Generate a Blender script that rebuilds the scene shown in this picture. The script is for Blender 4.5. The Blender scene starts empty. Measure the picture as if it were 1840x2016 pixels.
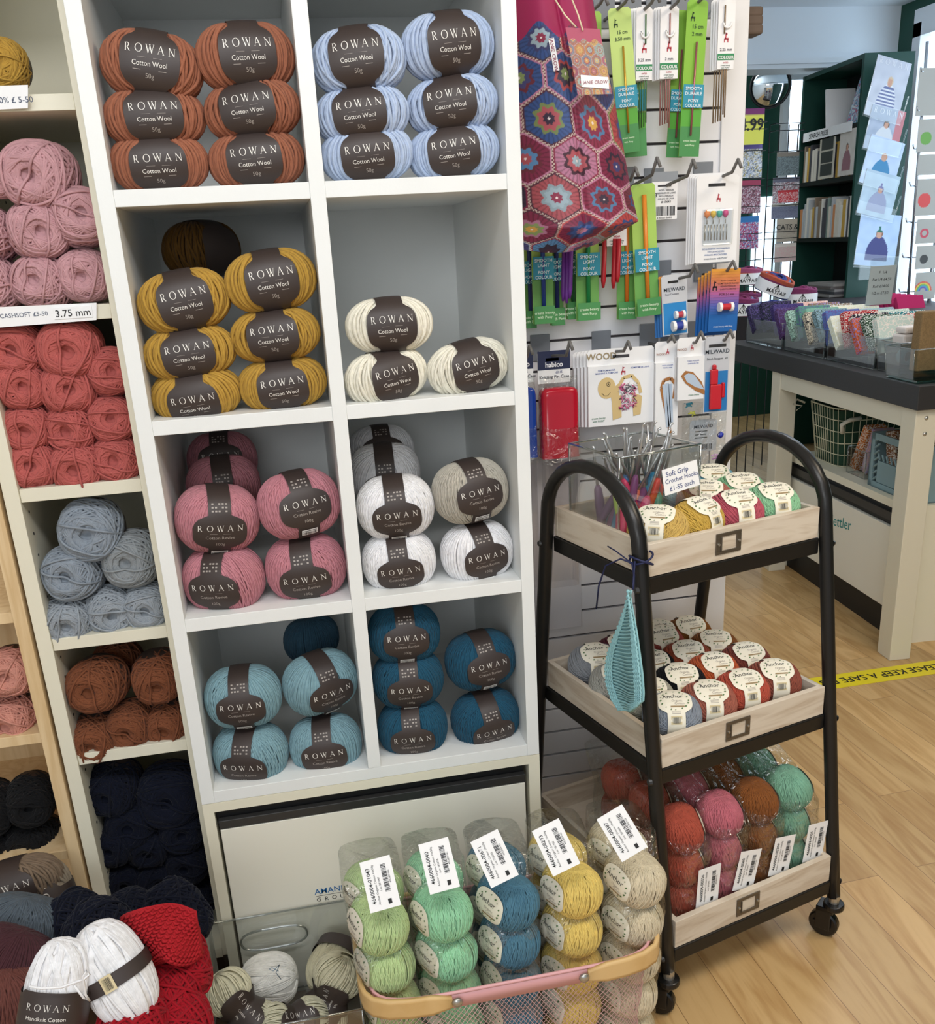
import bpy, math, random
from mathutils import Vector, Matrix, noise
random.seed(7)
PI = math.pi
R_ = math.radians
COL = bpy.context.scene.collection
H = -0.43                     # floor level (0 = top of the lowest shelf board)

# ------------------------------------------------------------------ camera
CP = (-0.17909481759390022, -0.33985948559523366, 0.055980539464677556)
CAM = Vector((0.17803552506197146, -1.2704219783236272, 0.7553948531099028))
F, CY = 1826.812, 1131.43
_R = (Matrix.Rotation(CP[0], 3, 'Z') @ Matrix.Rotation(CP[1], 3, 'X') @ Matrix.Rotation(CP[2], 3, 'Y'))
cd = bpy.data.cameras.new('camera'); cam = bpy.data.objects.new('camera', cd); COL.objects.link(cam)
m = Matrix.Identity(4)
for i in range(3):
    m[i][0] = _R[i][0]; m[i][1] = _R[i][2]; m[i][2] = -_R[i][1]; m[i][3] = CAM[i]
cam.matrix_world = m
cd.sensor_fit = 'HORIZONTAL'; cd.sensor_width = 36; cd.lens = 36 * F / 1840
cd.shift_y = (CY - 1008) / 1840; cd.clip_start = 0.02; cd.clip_end = 60
sc = bpy.context.scene; sc.camera = cam

# ------------------------------------------------------------------ light
sc.view_settings.view_transform = 'Standard'; sc.view_settings.look = 'None'
sc.view_settings.gamma = 1; sc.view_settings.use_curve_mapping = False
sc.view_settings.exposure = 0.15
W = bpy.data.worlds.new('world'); sc.world = W; W.use_nodes = True
bg = W.node_tree.nodes['Background']; bg.inputs[0].default_value = (0.84, 0.92, 1.0, 1); bg.inputs[1].default_value = 0.5
def area(name, loc, target, size, power, col, sy=None):
    l = bpy.data.lights.new(name, 'AREA'); l.energy = power; l.color = col; l.size = size
    if sy: l.shape = 'RECTANGLE'; l.size_y = sy
    o = bpy.data.objects.new(name, l); COL.objects.link(o); o.location = loc
    o.rotation_euler = (Vector(target) - Vector(loc)).to_track_quat('-Z', 'Y').to_euler(); return o
area('shop_window_light', (-0.6, -3.3, 1.5), (0.6, 0, 0.5), 1.8, 30, (0.93, 0.97, 1.0), 1.2)
area('ceiling_light', (0.35, -1.15, 1.75), (0.35, -0.2, 0.2), 1.3, 26, (0.97, 0.98, 1.0), 0.5)
area('ceiling_light', (1.7, -0.55, 1.75), (1.5, -0.1, 0), 0.8, 21, (1.0, 0.86, 0.68), 0.6)
area('ceiling_light', (2.2, 1.6, 1.75), (2.2, 1.8, 0), 0.8, 13, (0.95, 0.97, 1.0), 0.8)
area('ceiling_light', (2.4, 4.0, 1.75), (2.4, 4.0, 0), 0.5, 5, (0.9, 0.96, 1.0), 0.5)

# ------------------------------------------------------------------ helpers
def ray(u, v):
    return _R @ Vector(((u - 920) / F, 1, -(v - CY) / F))
def onY(u, v, y):
    d = ray(u, v); return CAM + d * ((y - CAM.y) / d.y)
def onZ(u, v, z):
    d = ray(u, v); return CAM + d * ((z - CAM.z) / d.z)
def onX(u, v, x):
    d = ray(u, v); return CAM + d * ((x - CAM.x) / d.x)
def hx(s):
    s = s.lstrip('#'); s = ''.join(c * 2 for c in s) if len(s) == 3 else s; r = []
    for i in (0, 2, 4):
        c = int(s[i:i+2], 16) / 255; r.append(c / 12.92 if c <= .04045 else ((c + .055) / 1.055) ** 2.4)
    return (*r, 1)
MATS = {}
def nt(name):
    mt = bpy.data.materials.new(name); mt.use_nodes = True; MATS[name] = mt
    return mt, mt.node_tree, mt.node_tree.nodes['Principled BSDF']
def M(name, col=None, rough=.5, metal=0, bump=0, bscale=60, var=0, sheen=0, emit=0):
    if name in MATS: return MATS[name]
    mt, t, b = nt(name); c = hx(col) if isinstance(col, str) else col
    b.inputs['Base Color'].default_value = c; b.inputs['Roughness'].default_value = rough; b.inputs['Metallic'].default_value = metal
    if sheen: b.inputs['Sheen Weight'].default_value = sheen
    if emit: b.inputs['Emission Color'].default_value = c; b.inputs['Emission Strength'].default_value = emit
    tc = t.nodes.new('ShaderNodeTexCoord')
    if bump or var:
        n = t.nodes.new('ShaderNodeTexNoise'); n.inputs['Scale'].default_value = bscale; n.inputs['Detail'].default_value = 4
        t.links.new(tc.outputs['Object'], n.inputs['Vector'])
    if bump:
        bp = t.nodes.new('ShaderNodeBump'); bp.inputs['Strength'].default_value = bump; bp.inputs['Distance'].default_value = .002
        t.links.new(n.outputs['Fac'], bp.inputs['Height']); t.links.new(bp.outputs[0], b.inputs['Normal'])
    if var:
        n2 = t.nodes.new('ShaderNodeTexNoise'); n2.inputs['Scale'].default_value = 9; n2.inputs['Detail'].default_value = 5
        t.links.new(tc.outputs['Object'], n2.inputs['Vector'])
        mx = t.nodes.new('ShaderNodeMix'); mx.data_type = 'RGBA'; mx.blend_type = 'MULTIPLY'; mx.inputs[6].default_value = c
        mr = t.nodes.new('ShaderNodeMapRange'); mr.inputs[1].default_value = .3; mr.inputs[2].default_value = .7; mr.inputs[3].default_value = 1 - var; mr.inputs[4].default_value = 1
        t.links.new(n2.outputs['Fac'], mr.inputs[0]); cm = t.nodes.new('ShaderNodeCombineColor')
        for k in range(3): t.links.new(mr.outputs[0], cm.inputs[k])
        mx.inputs[0].default_value = 1; t.links.new(cm.outputs[0], mx.inputs[7]); t.links.new(mx.outputs[2], b.inputs['Base Color'])
    return mt
def yarn_mat():
    mt, t, b = nt('yarn'); oi = t.nodes.new('ShaderNodeObjectInfo'); tc = t.nodes.new('ShaderNodeTexCoord')
    n = t.nodes.new('ShaderNodeTexNoise'); n.inputs['Scale'].default_value = 140; n.inputs['Detail'].default_value = 3
    t.links.new(tc.outputs['Object'], n.inputs['Vector'])
    mr = t.nodes.new('ShaderNodeMapRange'); mr.inputs[3].default_value = .72; mr.inputs[4].default_value = 1.15
    t.links.new(n.outputs['Fac'], mr.inputs[0])
    vm = t.nodes.new('ShaderNodeVectorMath'); vm.operation = 'SCALE'
    t.links.new(oi.outputs['Color'], vm.inputs[0]); t.links.new(mr.outputs[0], vm.inputs['Scale'])
    t.links.new(vm.outputs[0], b.inputs['Base Color']); b.inputs['Roughness'].default_value = .85
    b.inputs['Sheen Weight'].default_value = .06; b.inputs['Sheen Roughness'].default_value = .5
    b.inputs['Specular IOR Level'].default_value = .2
    n2 = t.nodes.new('ShaderNodeTexNoise'); n2.inputs['Scale'].default_value = 900; t.links.new(tc.outputs['Object'], n2.inputs['Vector'])
    bp = t.nodes.new('ShaderNodeBump'); bp.inputs['Strength'].default_value = .5; bp.inputs['Distance'].default_value = .0006
    t.links.new(n2.outputs['Fac'], bp.inputs['Height']); t.links.new(bp.outputs[0], b.inputs['Normal'])
    return mt
def objcol_mat(name, rough):
    mt, t, b = nt(name); oi = t.nodes.new('ShaderNodeObjectInfo')
    t.links.new(oi.outputs['Color'], b.inputs['Base Color']); b.inputs['Roughness'].default_value = rough; return mt
def paint_mat(name='printed', rough=.55):
    mt, t, b = nt(name); a = t.nodes.new('ShaderNodeVertexColor'); a.layer_name = 'col'
    t.links.new(a.outputs['Color'], b.inputs['Base Color']); b.inputs['Roughness'].default_value = rough; return mt
def clear_mat(name, tint, lo, hi, wrinkle=0, rough=.04, wsc=14):
    mt, t, b = nt(name); t.nodes.remove(b); out = t.nodes['Material Output']
    tr = t.nodes.new('ShaderNodeBsdfTransparent'); tr.inputs[0].default_value = tint
    gl = t.nodes.new('ShaderNodeBsdfGlossy'); gl.inputs['Roughness'].default_value = rough; gl.inputs[0].default_value = (1, 1, 1, 1)
    lw = t.nodes.new('ShaderNodeLayerWeight'); lw.inputs[0].default_value = .35
    mr = t.nodes.new('ShaderNodeMapRange'); mr.inputs[3].default_value = lo; mr.inputs[4].default_value = hi
    t.links.new(lw.outputs['Facing'], mr.inputs[0]); mx = t.nodes.new('ShaderNodeMixShader')
    t.links.new(mr.outputs[0], mx.inputs[0]); t.links.new(tr.outputs[0], mx.inputs[1]); t.links.new(gl.outputs[0], mx.inputs[2]); t.links.new(mx.outputs[0], out.inputs[0])
    if wrinkle:
        tc = t.nodes.new('ShaderNodeTexCoord'); n = t.nodes.new('ShaderNodeTexNoise'); n.inputs['Scale'].default_value = wsc; n.inputs['Detail'].default_value = 3; n.inputs['Distortion'].default_value = 1.5
        t.links.new(tc.outputs['Object'], n.inputs['Vector']); bp = t.nodes.new('ShaderNodeBump'); bp.inputs['Strength'].default_value = wrinkle; bp.inputs['Distance'].default_value = .02
        t.links.new(n.outputs['Fac'], bp.inputs['Height']); t.links.new(bp.outputs[0], gl.inputs['Normal']); t.links.new(bp.outputs[0], lw.inputs['Normal'])
    return mt
def wood_mat(name, c1, c2, sc=(1, 12, 12), plank=None, rough=.5, amt=1.0):
    mt, t, b = nt(name); tc = t.nodes.new('ShaderNodeTexCoord'); mp = t.nodes.new('ShaderNodeMapping'); t.links.new(tc.outputs['Object'], mp.inputs[0])
    mp.inputs['Scale'].default_value = sc
    src = mp.outputs[0]
    if plank:
        m2 = t.nodes.new('ShaderNodeMapping'); t.links.new(tc.outputs['Object'], m2.inputs[0]); m2.inputs['Rotation'].default_value = (0, 0, R_(90 - 2.5))
        br = t.nodes.new('ShaderNodeTexBrick'); t.links.new(m2.outputs[0], br.inputs[0]); br.inputs['Scale'].default_value = 1; br.inputs['Brick Width'].default_value = .62; br.inputs['Row Height'].default_value = .085
        br.inputs['Mortar Size'].default_value = .0006; br.inputs['Color1'].default_value = (0, 0, 0, 1); br.inputs['Color2'].default_value = (1, 1, 1, 1); br.offset = .37; br.inputs['Mortar Smooth'].default_value = 0
        ad = t.nodes.new('ShaderNodeVectorMath'); ad.operation = 'MULTIPLY_ADD'; t.links.new(br.outputs['Color'], ad.inputs[0]); ad.inputs[1].default_value = (7, 3, 5); t.links.new(mp.outputs[0], ad.inputs[2]); src = ad.outputs[0]
    n = t.nodes.new('ShaderNodeTexNoise'); n.inputs['Scale'].default_value = 1.6; n.inputs['Detail'].default_value = 6; n.inputs['Distortion'].default_value = .6
    t.links.new(src, n.inputs['Vector']); wv = t.nodes.new('ShaderNodeMath'); wv.operation = 'MULTIPLY'; wv.inputs[1].default_value = 30 * amt
    t.links.new(n.outputs['Fac'], wv.inputs[0]); sn = t.nodes.new('ShaderNodeMath'); sn.operation = 'SINE'; t.links.new(wv.outputs[0], sn.inputs[0])
    n3 = t.nodes.new('ShaderNodeTexNoise'); n3.inputs['Scale'].default_value = 9; n3.inputs['Detail'].default_value = 4; t.links.new(src, n3.inputs['Vector'])
    mr = t.nodes.new('ShaderNodeMapRange'); mr.inputs[1].default_value = -1; mr.inputs[2].default_value = 1; t.links.new(sn.outputs[0], mr.inputs[0])
    av = t.nodes.new('ShaderNodeMath'); av.operation = 'MULTIPLY'; t.links.new(mr.outputs[0], av.inputs[0]); t.links.new(n3.outputs['Fac'], av.inputs[1])
    cr = t.nodes.new('ShaderNodeMix'); cr.data_type = 'RGBA'; cr.inputs[6].default_value = hx(c1); cr.inputs[7].default_value = hx(c2); t.links.new(av.outputs[0], cr.inputs[0]); o = cr.outputs[2]
    if plank:
        mm = t.nodes.new('ShaderNodeMapRange'); mm.inputs[3].default_value = .84; mm.inputs[4].default_value = 1.05; t.links.new(br.outputs['Color'], mm.inputs[0])
        vm = t.nodes.new('ShaderNodeVectorMath'); vm.operation = 'SCALE'; t.links.new(o, vm.inputs[0]); t.links.new(mm.outputs[0], vm.inputs['Scale'])
        m3 = t.nodes.new('ShaderNodeMix'); m3.data_type = 'RGBA'; t.links.new(br.outputs['Fac'], m3.inputs[0]); t.links.new(vm.outputs[0], m3.inputs[6]); m3.inputs[7].default_value = hx('8a6a45'); o = m3.outputs[2]
    t.links.new(o, b.inputs['Base Color']); b.inputs['Roughness'].default_value = rough
    return mt
YARN = yarn_mat(); YCORE = YARN; PLAST = objcol_mat('coloured_plastic', .35); PAPER = objcol_mat('coloured_card', .6); METC = objcol_mat('coloured_metal', .3); METC.node_tree.nodes['Principled BSDF'].inputs['Metallic'].default_value = .6
FAB = objcol_mat('coloured_cloth', .9); PRINT = paint_mat()
LABEL = M('dark_label', '3a302d', .5); LTXT = M('label_print', 'e9e4dc', .4); LSUB = M('label_small_print', 'a89f97', .5)
CREAM_L = M('cream_label', 'efe9d6', .55); WHITEP = M('white_paper', 'f4f4f4', .6); INK = M('black_ink', '161616', .6)
WLAM = M('white_laminate', 'eceeec', .42, bump=.05, bscale=300, var=.04); CLAM = M('cream_laminate', 'e6e1cc', .45, bump=.05, bscale=300)
BLK = M('black_gap', '0b0c0e', .5); CHAR = M('charcoal_profile', '2e2e2e', .35); GUN = M('gunmetal', '2c2b2a', .32, metal=.55)
BINM = clear_mat('clear_acrylic', (.96, .97, .965, 1), .03, .4); CELLO = clear_mat('cellophane', (.93, .94, .93, 1), .045, .35, wrinkle=.7, rough=.1, wsc=28)
EDGE = clear_mat('acrylic_edge', (.62, .66, .66, 1), .15, .7)

class MB:
    def __init__(s): s.v = []; s.f = []; s.m = []; s.c = []
    def add(s, vs, fs, mi=0, mat=None):
        o = len(s.v); s.v += [(mat @ Vector(p)) if mat else Vector(p) for p in vs]; s.f += [tuple(i + o for i in f) for f in fs]; s.m += [mi] * len(fs); return s
    def box(s, x0, x1, y0, y1, z0, z1, mi=0, mat=None):
        return s.add([(x0, y0, z0), (x1, y0, z0), (x1, y1, z0), (x0, y1, z0), (x0, y0, z1), (x1, y0, z1), (x1, y1, z1), (x0, y1, z1)],
                     [(0, 3, 2, 1), (4, 5, 6, 7), (0, 1, 5, 4), (1, 2, 6, 5), (2, 3, 7, 6), (3, 0, 4, 7)], mi, mat)
    def tube(s, pts, r, n=8, closed=False, mi=0, mat=None, flat=1.0, cap=True):
        pts = [Vector(p) for p in pts]; N = len(pts); vs = []; fs = []; up = None
        rr = r if isinstance(r, (list, tuple)) else [r] * N
        for i, p in enumerate(pts):
            a = pts[i - 1] if (i or closed) else p; b = pts[(i + 1) % N] if (i < N - 1 or closed) else p
            t = (b - a).normalized() if (b - a).length > 1e-9 else Vector((0, 0, 1))
            if up is None: up = Vector((0, 0, 1)) if abs(t.z) < .9 else Vector((1, 0, 0)); up = (up - t * up.dot(t)).normalized()
            else:
                up = up - t * up.dot(t); up = up.normalized() if up.length > 1e-6 else t.orthogonal().normalized()
            sd = t.cross(up)
            for k in range(n):
                a_ = 2 * PI * (k + .5) / n; vs.append(p + (up * math.cos(a_) + sd * math.sin(a_) * flat) * rr[i])
        M_ = N if closed else N - 1
        for i in range(M_):
            j = (i + 1) % N
            for k in range(n):
                l = (k + 1) % n; fs.append((i * n + k, i * n + l, j * n + l, j * n + k))
        if cap and not closed: fs.append(tuple(range(n - 1, -1, -1))); fs.append(tuple((N - 1) * n + k for k in range(n)))
        return s.add(vs, fs, mi, mat)
    def lathe(s, prof, n=24, mi=0, mat=None):
        vs = []; fs = []
        for r, z in prof:
            for k in range(n): a = 2 * PI * k / n; vs.append((r * math.cos(a), r * math.sin(a), z))
        for i in range(len(prof) - 1):
            for k in range(n): l = (k + 1) % n; fs.append((i * n + k, i * n + l, (i + 1) * n + l, (i + 1) * n + k))
        fs.append(tuple(range(n - 1, -1, -1))); fs.append(tuple((len(prof) - 1) * n + k for k in range(n)))
        return s.add(vs, fs, mi, mat)
    def prism(s, poly, y0, y1, mi=0, mat=None):      # poly in (x,z), extruded along y
        n = len(poly); vs = [(x, y0, z) for x, z in poly] + [(x, y1, z) for x, z in poly]
        fs = [tuple(range(n)), tuple(range(2 * n - 1, n - 1, -1))] + [(i, (i + 1) % n + 0, (i + 1) % n + n, i + n)[::-1] for i in range(n)]
        return s.add(vs, fs, mi, mat)
    def grid(s, nu, nv, fn, mi=0, closeu=False, col=None):
        o = len(s.v); vs = [Vector(fn(i / nu, j / nv)) for j in range(nv + 1) for i in range(nu + (0 if closeu else 1))]; w = nu + (0 if closeu else 1); fs = []
        for j in range(nv):
            for i in range(nu):
                k = (i + 1) % w if closeu else i + 1
                fs.append((j * w + i, j * w + k, (j + 1) * w + k, (j + 1) * w + i))
        if col: s.c += [(o + j * w + i, col(i / nu, j / nv)) for j in range(nv + 1) for i in range(w)]
        return s.add(vs, fs, mi)
    def mesh(s, name, mats, smooth=True):
        me = bpy.data.meshes.new(name); me.from_pydata([tuple(v) for v in s.v], [], s.f)
        for mt in (mats if isinstance(mats, (list, tuple)) else [mats]): me.materials.append(mt)
        me.polygons.foreach_set('material_index', s.m)
        if s.c:
            a = me.color_attributes.new('col', 'FLOAT_COLOR', 'POINT')
            for i, c in s.c: a.data[i].color = c
        if smooth: me.shade_smooth() if hasattr(me, 'shade_smooth') else me.polygons.foreach_set('use_smooth', [True] * len(me.polygons))
        me.update(); return me
def link(name, me, parent=None, color=None, mw=None):
    o = bpy.data.objects.new(name, me); COL.objects.link(o)
    if parent: o.parent = parent
    if mw is not None: o.matrix_local = mw
    if color: o.color = hx(color) if isinstance(color, str) else color
    return o
def obj(name, mb, mats, parent=None, color=None, smooth=False, bevel=0, mw=None, solid=0):
    o = link(name, mb.mesh(name, mats, smooth), parent, color, mw)
    if solid: md = o.modifiers.new('s', 'SOLIDIFY'); md.thickness = solid; md.offset = 0
    if bevel: md = o.modifiers.new('b', 'BEVEL'); md.width = bevel; md.segments = 2; md.limit_method = 'ANGLE'
    return o
def tag(o, label, cat, group=None, kind=None):
    if label: o['label'] = label
    if cat: o['category'] = cat
    if group: o['group'] = group
    if kind: o['kind'] = kind
    return o
def thing(name, label, cat, mw=None, group=None):
    o = link(name, None); o.empty_display_size = .02
    if mw is not None: o.matrix_world = mw
    return tag(o, label, cat, group)
def struct(o): o['kind'] = 'structure'; return o
def T(x, y=None, z=None): return Matrix.Translation(Vector(x) if y is None else Vector((x, y, z)))
def RX(a): return Matrix.Rotation(R_(a), 4, 'X')
def RY(a): return Matrix.Rotation(R_(a), 4, 'Y')
def RZ(a): return Matrix.Rotation(R_(a), 4, 'Z')

# ---------- lettering
_tc = {}
def text2d(s, size=1.0, align='C', bold=0):
    key = (s, bold)
    if key not in _tc:
        c = bpy.data.curves.new('t', 'FONT'); c.body = s; c.size = 1; c.offset = bold; c.resolution_u = 2; c.align_x = 'CENTER'
        o = bpy.data.objects.new('t', c); COL.objects.link(o); dg = bpy.context.evaluated_depsgraph_get(); me = o.evaluated_get(dg).to_mesh()
        _tc[key] = ([tuple(v.co) for v in me.vertices], [tuple(p.vertices) for p in me.polygons])
        o.evaluated_get(dg).to_mesh_clear(); bpy.data.objects.remove(o); bpy.data.curves.remove(c)
    vs, fs = _tc[key]; dx = 0
    if align == 'L' and vs: dx = -min(v[0] for v in vs)
    return [((v[0] + dx) * size, v[1] * size) for v in vs], fs
def strokes(lst):
    vs = []; fs = []
    for (x0, y0, x1, y1, w) in lst:
        dx, dy = x1 - x0, y1 - y0; l = math.hypot(dx, dy) or 1; nx, ny = -dy / l * w / 2, dx / l * w / 2; o = len(vs)
        vs += [(x0 + nx, y0 + ny), (x1 + nx, y1 + ny), (x1 - nx, y1 - ny), (x0 - nx, y0 - ny)]; fs.append((o + 3, o + 2, o + 1, o))
    return vs, fs
def arc(cx, cy, rx, ry, a0, a1, w0, w1, n=10):
    r = []
    for i in range(n):
        t0 = R_(a0 + (a1 - a0) * i / n); t1 = R_(a0 + (a1 - a0) * (i + 1) / n); tm = (i + .5) / n
        r.append((cx + rx * math.cos(t0), cy + ry * math.sin(t0), cx + rx * math.cos(t1), cy + ry * math.sin(t1), w0 + (w1 - w0) * abs(math.cos((t0 + t1) / 2))))
    return r
SF = .03
GL = {'R': [(.14, 0, .14, 1, .12), (.02, .015, .28, .015, SF), (.02, .985, .3, .985, SF), (.3, .49, .2, .49, .04)] + arc(.3, .74, .22, .25, -90, 90, .04, .11) + [(.32, .5, .62, .02, .11), (.55, .015, .72, .015, SF)],
      'O': arc(.5, .5, .42, .48, 0, 360, .035, .11, 24), 'W': [(.05, 1, .33, 0, .11), (.33, 0, .56, .98, .045), (.5, 1, .78, 0, .11), (.78, 0, 1.0, .98, .045), (-.06, .985, .2, .985, SF), (.4, .985, .64, .985, SF), (.9, .985, 1.1, .985, SF)],
      'A': [(.07, 0, .42, 1, .045), (.42, 1, .78, 0, .11), (.2, .36, .62, .36, .04), (-.03, .015, .18, .015, SF), (.66, .015, .9, .015, SF)],
      'N': [(.12, 0, .12, 1, .045), (.1, .98, .76, .02, .11), (.76, 0, .76, 1, .045), (.0, .015, .26, .015, SF), (-.02, .985, .18, .985, SF), (.63, .985, .9, .985, SF)]}
def rowan(cap, width):
    vs = []; fs = []; adv = (width - .8 * cap) / 4
    for i, ch in enumerate('ROWAN'):
        a, b = strokes(GL[ch]); o = len(vs); w = {'W': 1.0, 'O': 1.0, 'A': .85, 'N': .88, 'R': .7}[ch]
        vs += [(-width / 2 + .4 * cap + i * adv + (x - w / 2) * cap, y * cap) for x, y in a]; fs += [tuple(k + o for k in f) for f in b]
    return vs, fs
def bars(w, h, n=22, seed=1):
    rd = random.Random(seed); vs = []; fs = []; x = -w / 2
    while x < w / 2:
        b = rd.choice((.35, .6, 1)) * w / n; o = len(vs); vs += [(x, 0), (x + b, 0), (x + b, h), (x, h)]; fs.append((o, o + 1, o + 2, o + 3)); x += b + rd.choice((.4, .7, 1)) * w / n
    return vs, fs
def rect(x0, y0, x1, y1): return [(x0, y0), (x1, y0), (x1, y1), (x0, y1)], [(0, 1, 2, 3)]
def put(mb, tf, fn, dx=0, dy=0, mi=0):
    vs, fs = tf; mb.add([fn(x + dx, y + dy) for x, y in vs], fs, mi)
def plane_fn(mat, off=-.0004): return lambda x, y: mat @ Vector((x, off, y))   # text in local XZ, facing -Y

# ---------- balls of yarn
def sup(d, a, b, c, e=2.25):
    k = (abs(d[0] / a) ** e + abs(d[1] / b) ** e + abs(d[2] / c) ** e) ** (-1 / e); return k
def winding(name, a, b, c, fams, r, pinch=(0, 1), segs=40, seed=0, hole=0, sides=5, e=2.25, amp=.02, bun=6, core=2.2):
    rd = random.Random(seed); mb = MB()
    def P(d, ext):
        k = sup(d, a, b, c, e)
        if hole: ang = math.acos(min(1, abs(d[1]))); k *= 1 - .38 * math.exp(-(ang / hole) ** 2)
        p = Vector(d) * (k + ext)
        if pinch[0]: q = 1 - pinch[0] * math.exp(-(p.x / pinch[1]) ** 4); p.y *= q; p.z *= q
        return p
    n = 28
    mb.grid(n, 16, lambda u, v: P((math.sin(PI * max(.001, min(.999, v))) * math.cos(2 * PI * u), math.sin(PI * max(.001, min(.999, v))) * math.sin(2 * PI * u), math.cos(PI * max(.001, min(.999, v)))), -r * core), closeu=True)
    for (cnt, axis, alpha, jit, lay) in fams:
        ax = Vector(axis); ax.normalize(); o1 = ax.orthogonal().normalized(); o2 = ax.cross(o1)
        for i in range(cnt):
            if i % bun == 0: ja, jo, js = rd.gauss(0, jit), rd.gauss(0, amp), rd.uniform(-.5, .5)
            ph = 2 * PI * (i + rd.uniform(-.12, .12) + js) / cnt * (1 if alpha < 89 else .5); al = R_(alpha + ja + rd.gauss(0, .5))
            nrm = (ax * math.cos(al) + (o1 * math.cos(ph) + o2 * math.sin(ph)) * math.sin(al)).normalized()
            u = nrm.orthogonal().normalized(); w = nrm.cross(u); ex = lay + rd.uniform(-.25, .25) * r; ph2 = rd.uniform(0, 6.28); off = jo
            pts = []
            for k in range(segs):
                t = 2 * PI * k / segs; d = (u * math.cos(t) + w * math.sin(t) + nrm * (off + amp * .25 * math.sin(2 * t + ph2))).normalized(); pts.append(P(d, ex))
            mb.tube(pts, r, sides, closed=True)
    return mb.mesh(name, YARN)
XA, YA, ZA = (1, 0, 0), (0, 1, 0), (0, 0, 1)
print('winding...')
BALL = {
 # chunky 50 g ball, label round the waist
 'cw': [winding('cw%d' % k, .058, .038, .037, [(36, ZA, 90, 1, -.0012), (25, ZA, 86, 7, .001)], .0022, (.07, .024), 40, 10 + k, bun=7, amp=.03) for k in range(3)],
 # 100 g ball
 'cr': [winding('cr%d' % k, .058, .046, .049, [(80, ZA, 90, 1, -.0006), (64, ZA, 85, 8, .0006)], .0014, (.05, .026), 44, 20 + k, sides=4, e=2.3, bun=9, amp=.03) for k in range(3)],
 # ball seen from its end, with the centre pull hole
 'dk': [winding('dk%d' % k, .036, .05, .034, [(44, YA, 76, 1, -.0022), (34, YA, 66, 3, -.0002), (20, YA, 56, 4, .0012), (10, YA, 42, 6, .0024), (5, (.25, .35 - .2 * k, .9), 80, 9, .0032)], .0017, (0, 1), 40, 30 + k, hole=.3, e=2.4, amp=.02, bun=5, core=2.6) for k in range(4)],
 # small smooth 50 g cotton ball
 'an': [winding('an%d' % k, .041, .034, .034, [(70, ZA, 90, 1, -.0004), (44, ZA, 82, 8, .0004)], .00105, (.05, .02), 36, 40 + k, sides=4, e=2.3, bun=8, amp=.03) for k in range(2)],
}
LP = {'cw': dict(a=.058, b=.038, c=.037, wide=.034, hh=.031, strap=.018, off=.0035), 'cr': dict(a=.058, b=.046, c=.049, wide=.037, hh=.027, strap=.0155, off=.003),
      'an': dict(a=.041, b=.034, c=.034, wide=.0245, hh=.0195, strap=.0125, off=.0032), 'dk': dict(a=.036, b=.05, c=.034, wide=.014, hh=.01, strap=.014, off=.004)}
def label_fn(kd, lift=0):
    p = LP[kd]; b, c, a = p['b'], p['c'], p['a']; r0 = (b + c) / 2
    def fn(s, t):
        th = t / r0; d = (0, -math.cos(th), math.sin(th)); k = sup(d, 1, b, c); q = 1 - .28 * (abs(s) / a) ** 2.2
        k = (k * q) * .96 + p['off'] + lift; return Vector((s, d[1] * k, d[2] * k))
    return fn, r0
def label_mesh(kd, patch=False):
    p = LP[kd]; fn, r0 = label_fn(kd); L = PI * r0; mb = MB(); hh, wd, st = p['hh'], p['wide'], p['strap']
    def w(t):
        x = min(1, abs(t) / hh); return max(st, wd * (1 - x ** 3.2) ** (1 / 2.6)) if abs(t) < hh else st
    rows = sorted(set([round(-L + 2 * L * i / 50, 6) for i in range(51) if abs(-L + 2 * L * i / 50) > hh + .001] + [round(hh * k / 10, 6) for k in range(-10, 11)]))
    if patch: rows = [hh * math.sin(PI / 2 * k / 10) for k in range(-10, 11)]; st = .001
    mb.grid(10, len(rows) - 1, lambda u, v: fn((u * 2 - 1) * w(rows[round(v * (len(rows) - 1))]), rows[round(v * (len(rows) - 1))]))
    return mb.mesh(kd + '_label', CREAM_L if kd == 'an' else LABEL)
LBL = {k: label_mesh(k) for k in LP}; LBL['patch'] = label_mesh('an', True)
def print_cw():
    f, _ = label_fn('cw', .0006); mb = MB(); put(mb, rowan(.0088, .057), f, 0, .0055); put(mb, rect(-.014, .0008, -.004, .0011), f, mi=1); put(mb, rect(.004, .0008, .014, .0011), f, mi=1)
    put(mb, text2d('Cotton Wool', .0072), f, 0, -.0072); put(mb, rect(-.019, -.0112, .019, -.0107), f, mi=1); put(mb, text2d('50g', .0068), f, 0, -.0185, 1)
    return mb.mesh('cw_print', [LTXT, LSUB])
def print_cr():
    f, _ = label_fn('cr', .0006); mb = MB(); put(mb, rowan(.0088, .062), f, 0, .004); put(mb, rect(-.014, -.0005, -.004, -.0002), f, mi=1); put(mb, rect(.004, -.0005, .014, -.0002), f, mi=1)
    put(mb, text2d('Cotton Revive', .0068), f, 0, -.0085, 1); put(mb, text2d('100g', .0068), f, 0, -.0195, 1)
    for j in range(3):
        for i in range(5):
            if (i + j) % 7 != 3: put(mb, rect(-.011 + i * .0046, .031 + j * .005, -.0082 + i * .0046, .0332 + j * .005), f, mi=1)
    return mb.mesh('cr_print', [LTXT, LSUB])
def bc_cr():
    f, _ = label_fn('cr', .0009); g, _ = label_fn('cr', .0014); mb = MB(); mb.grid(6, 4, lambda u, v: f(-.0115 + .023 * u, -.042 + .0105 * v)); put(mb, bars(.02, .005), g, 0, -.0405, 1); put(mb, rect(-.01, -.0342, .01, -.0332), g, mi=1)
    return mb.mesh('cr_barcode', [WHITEP, INK])
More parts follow.
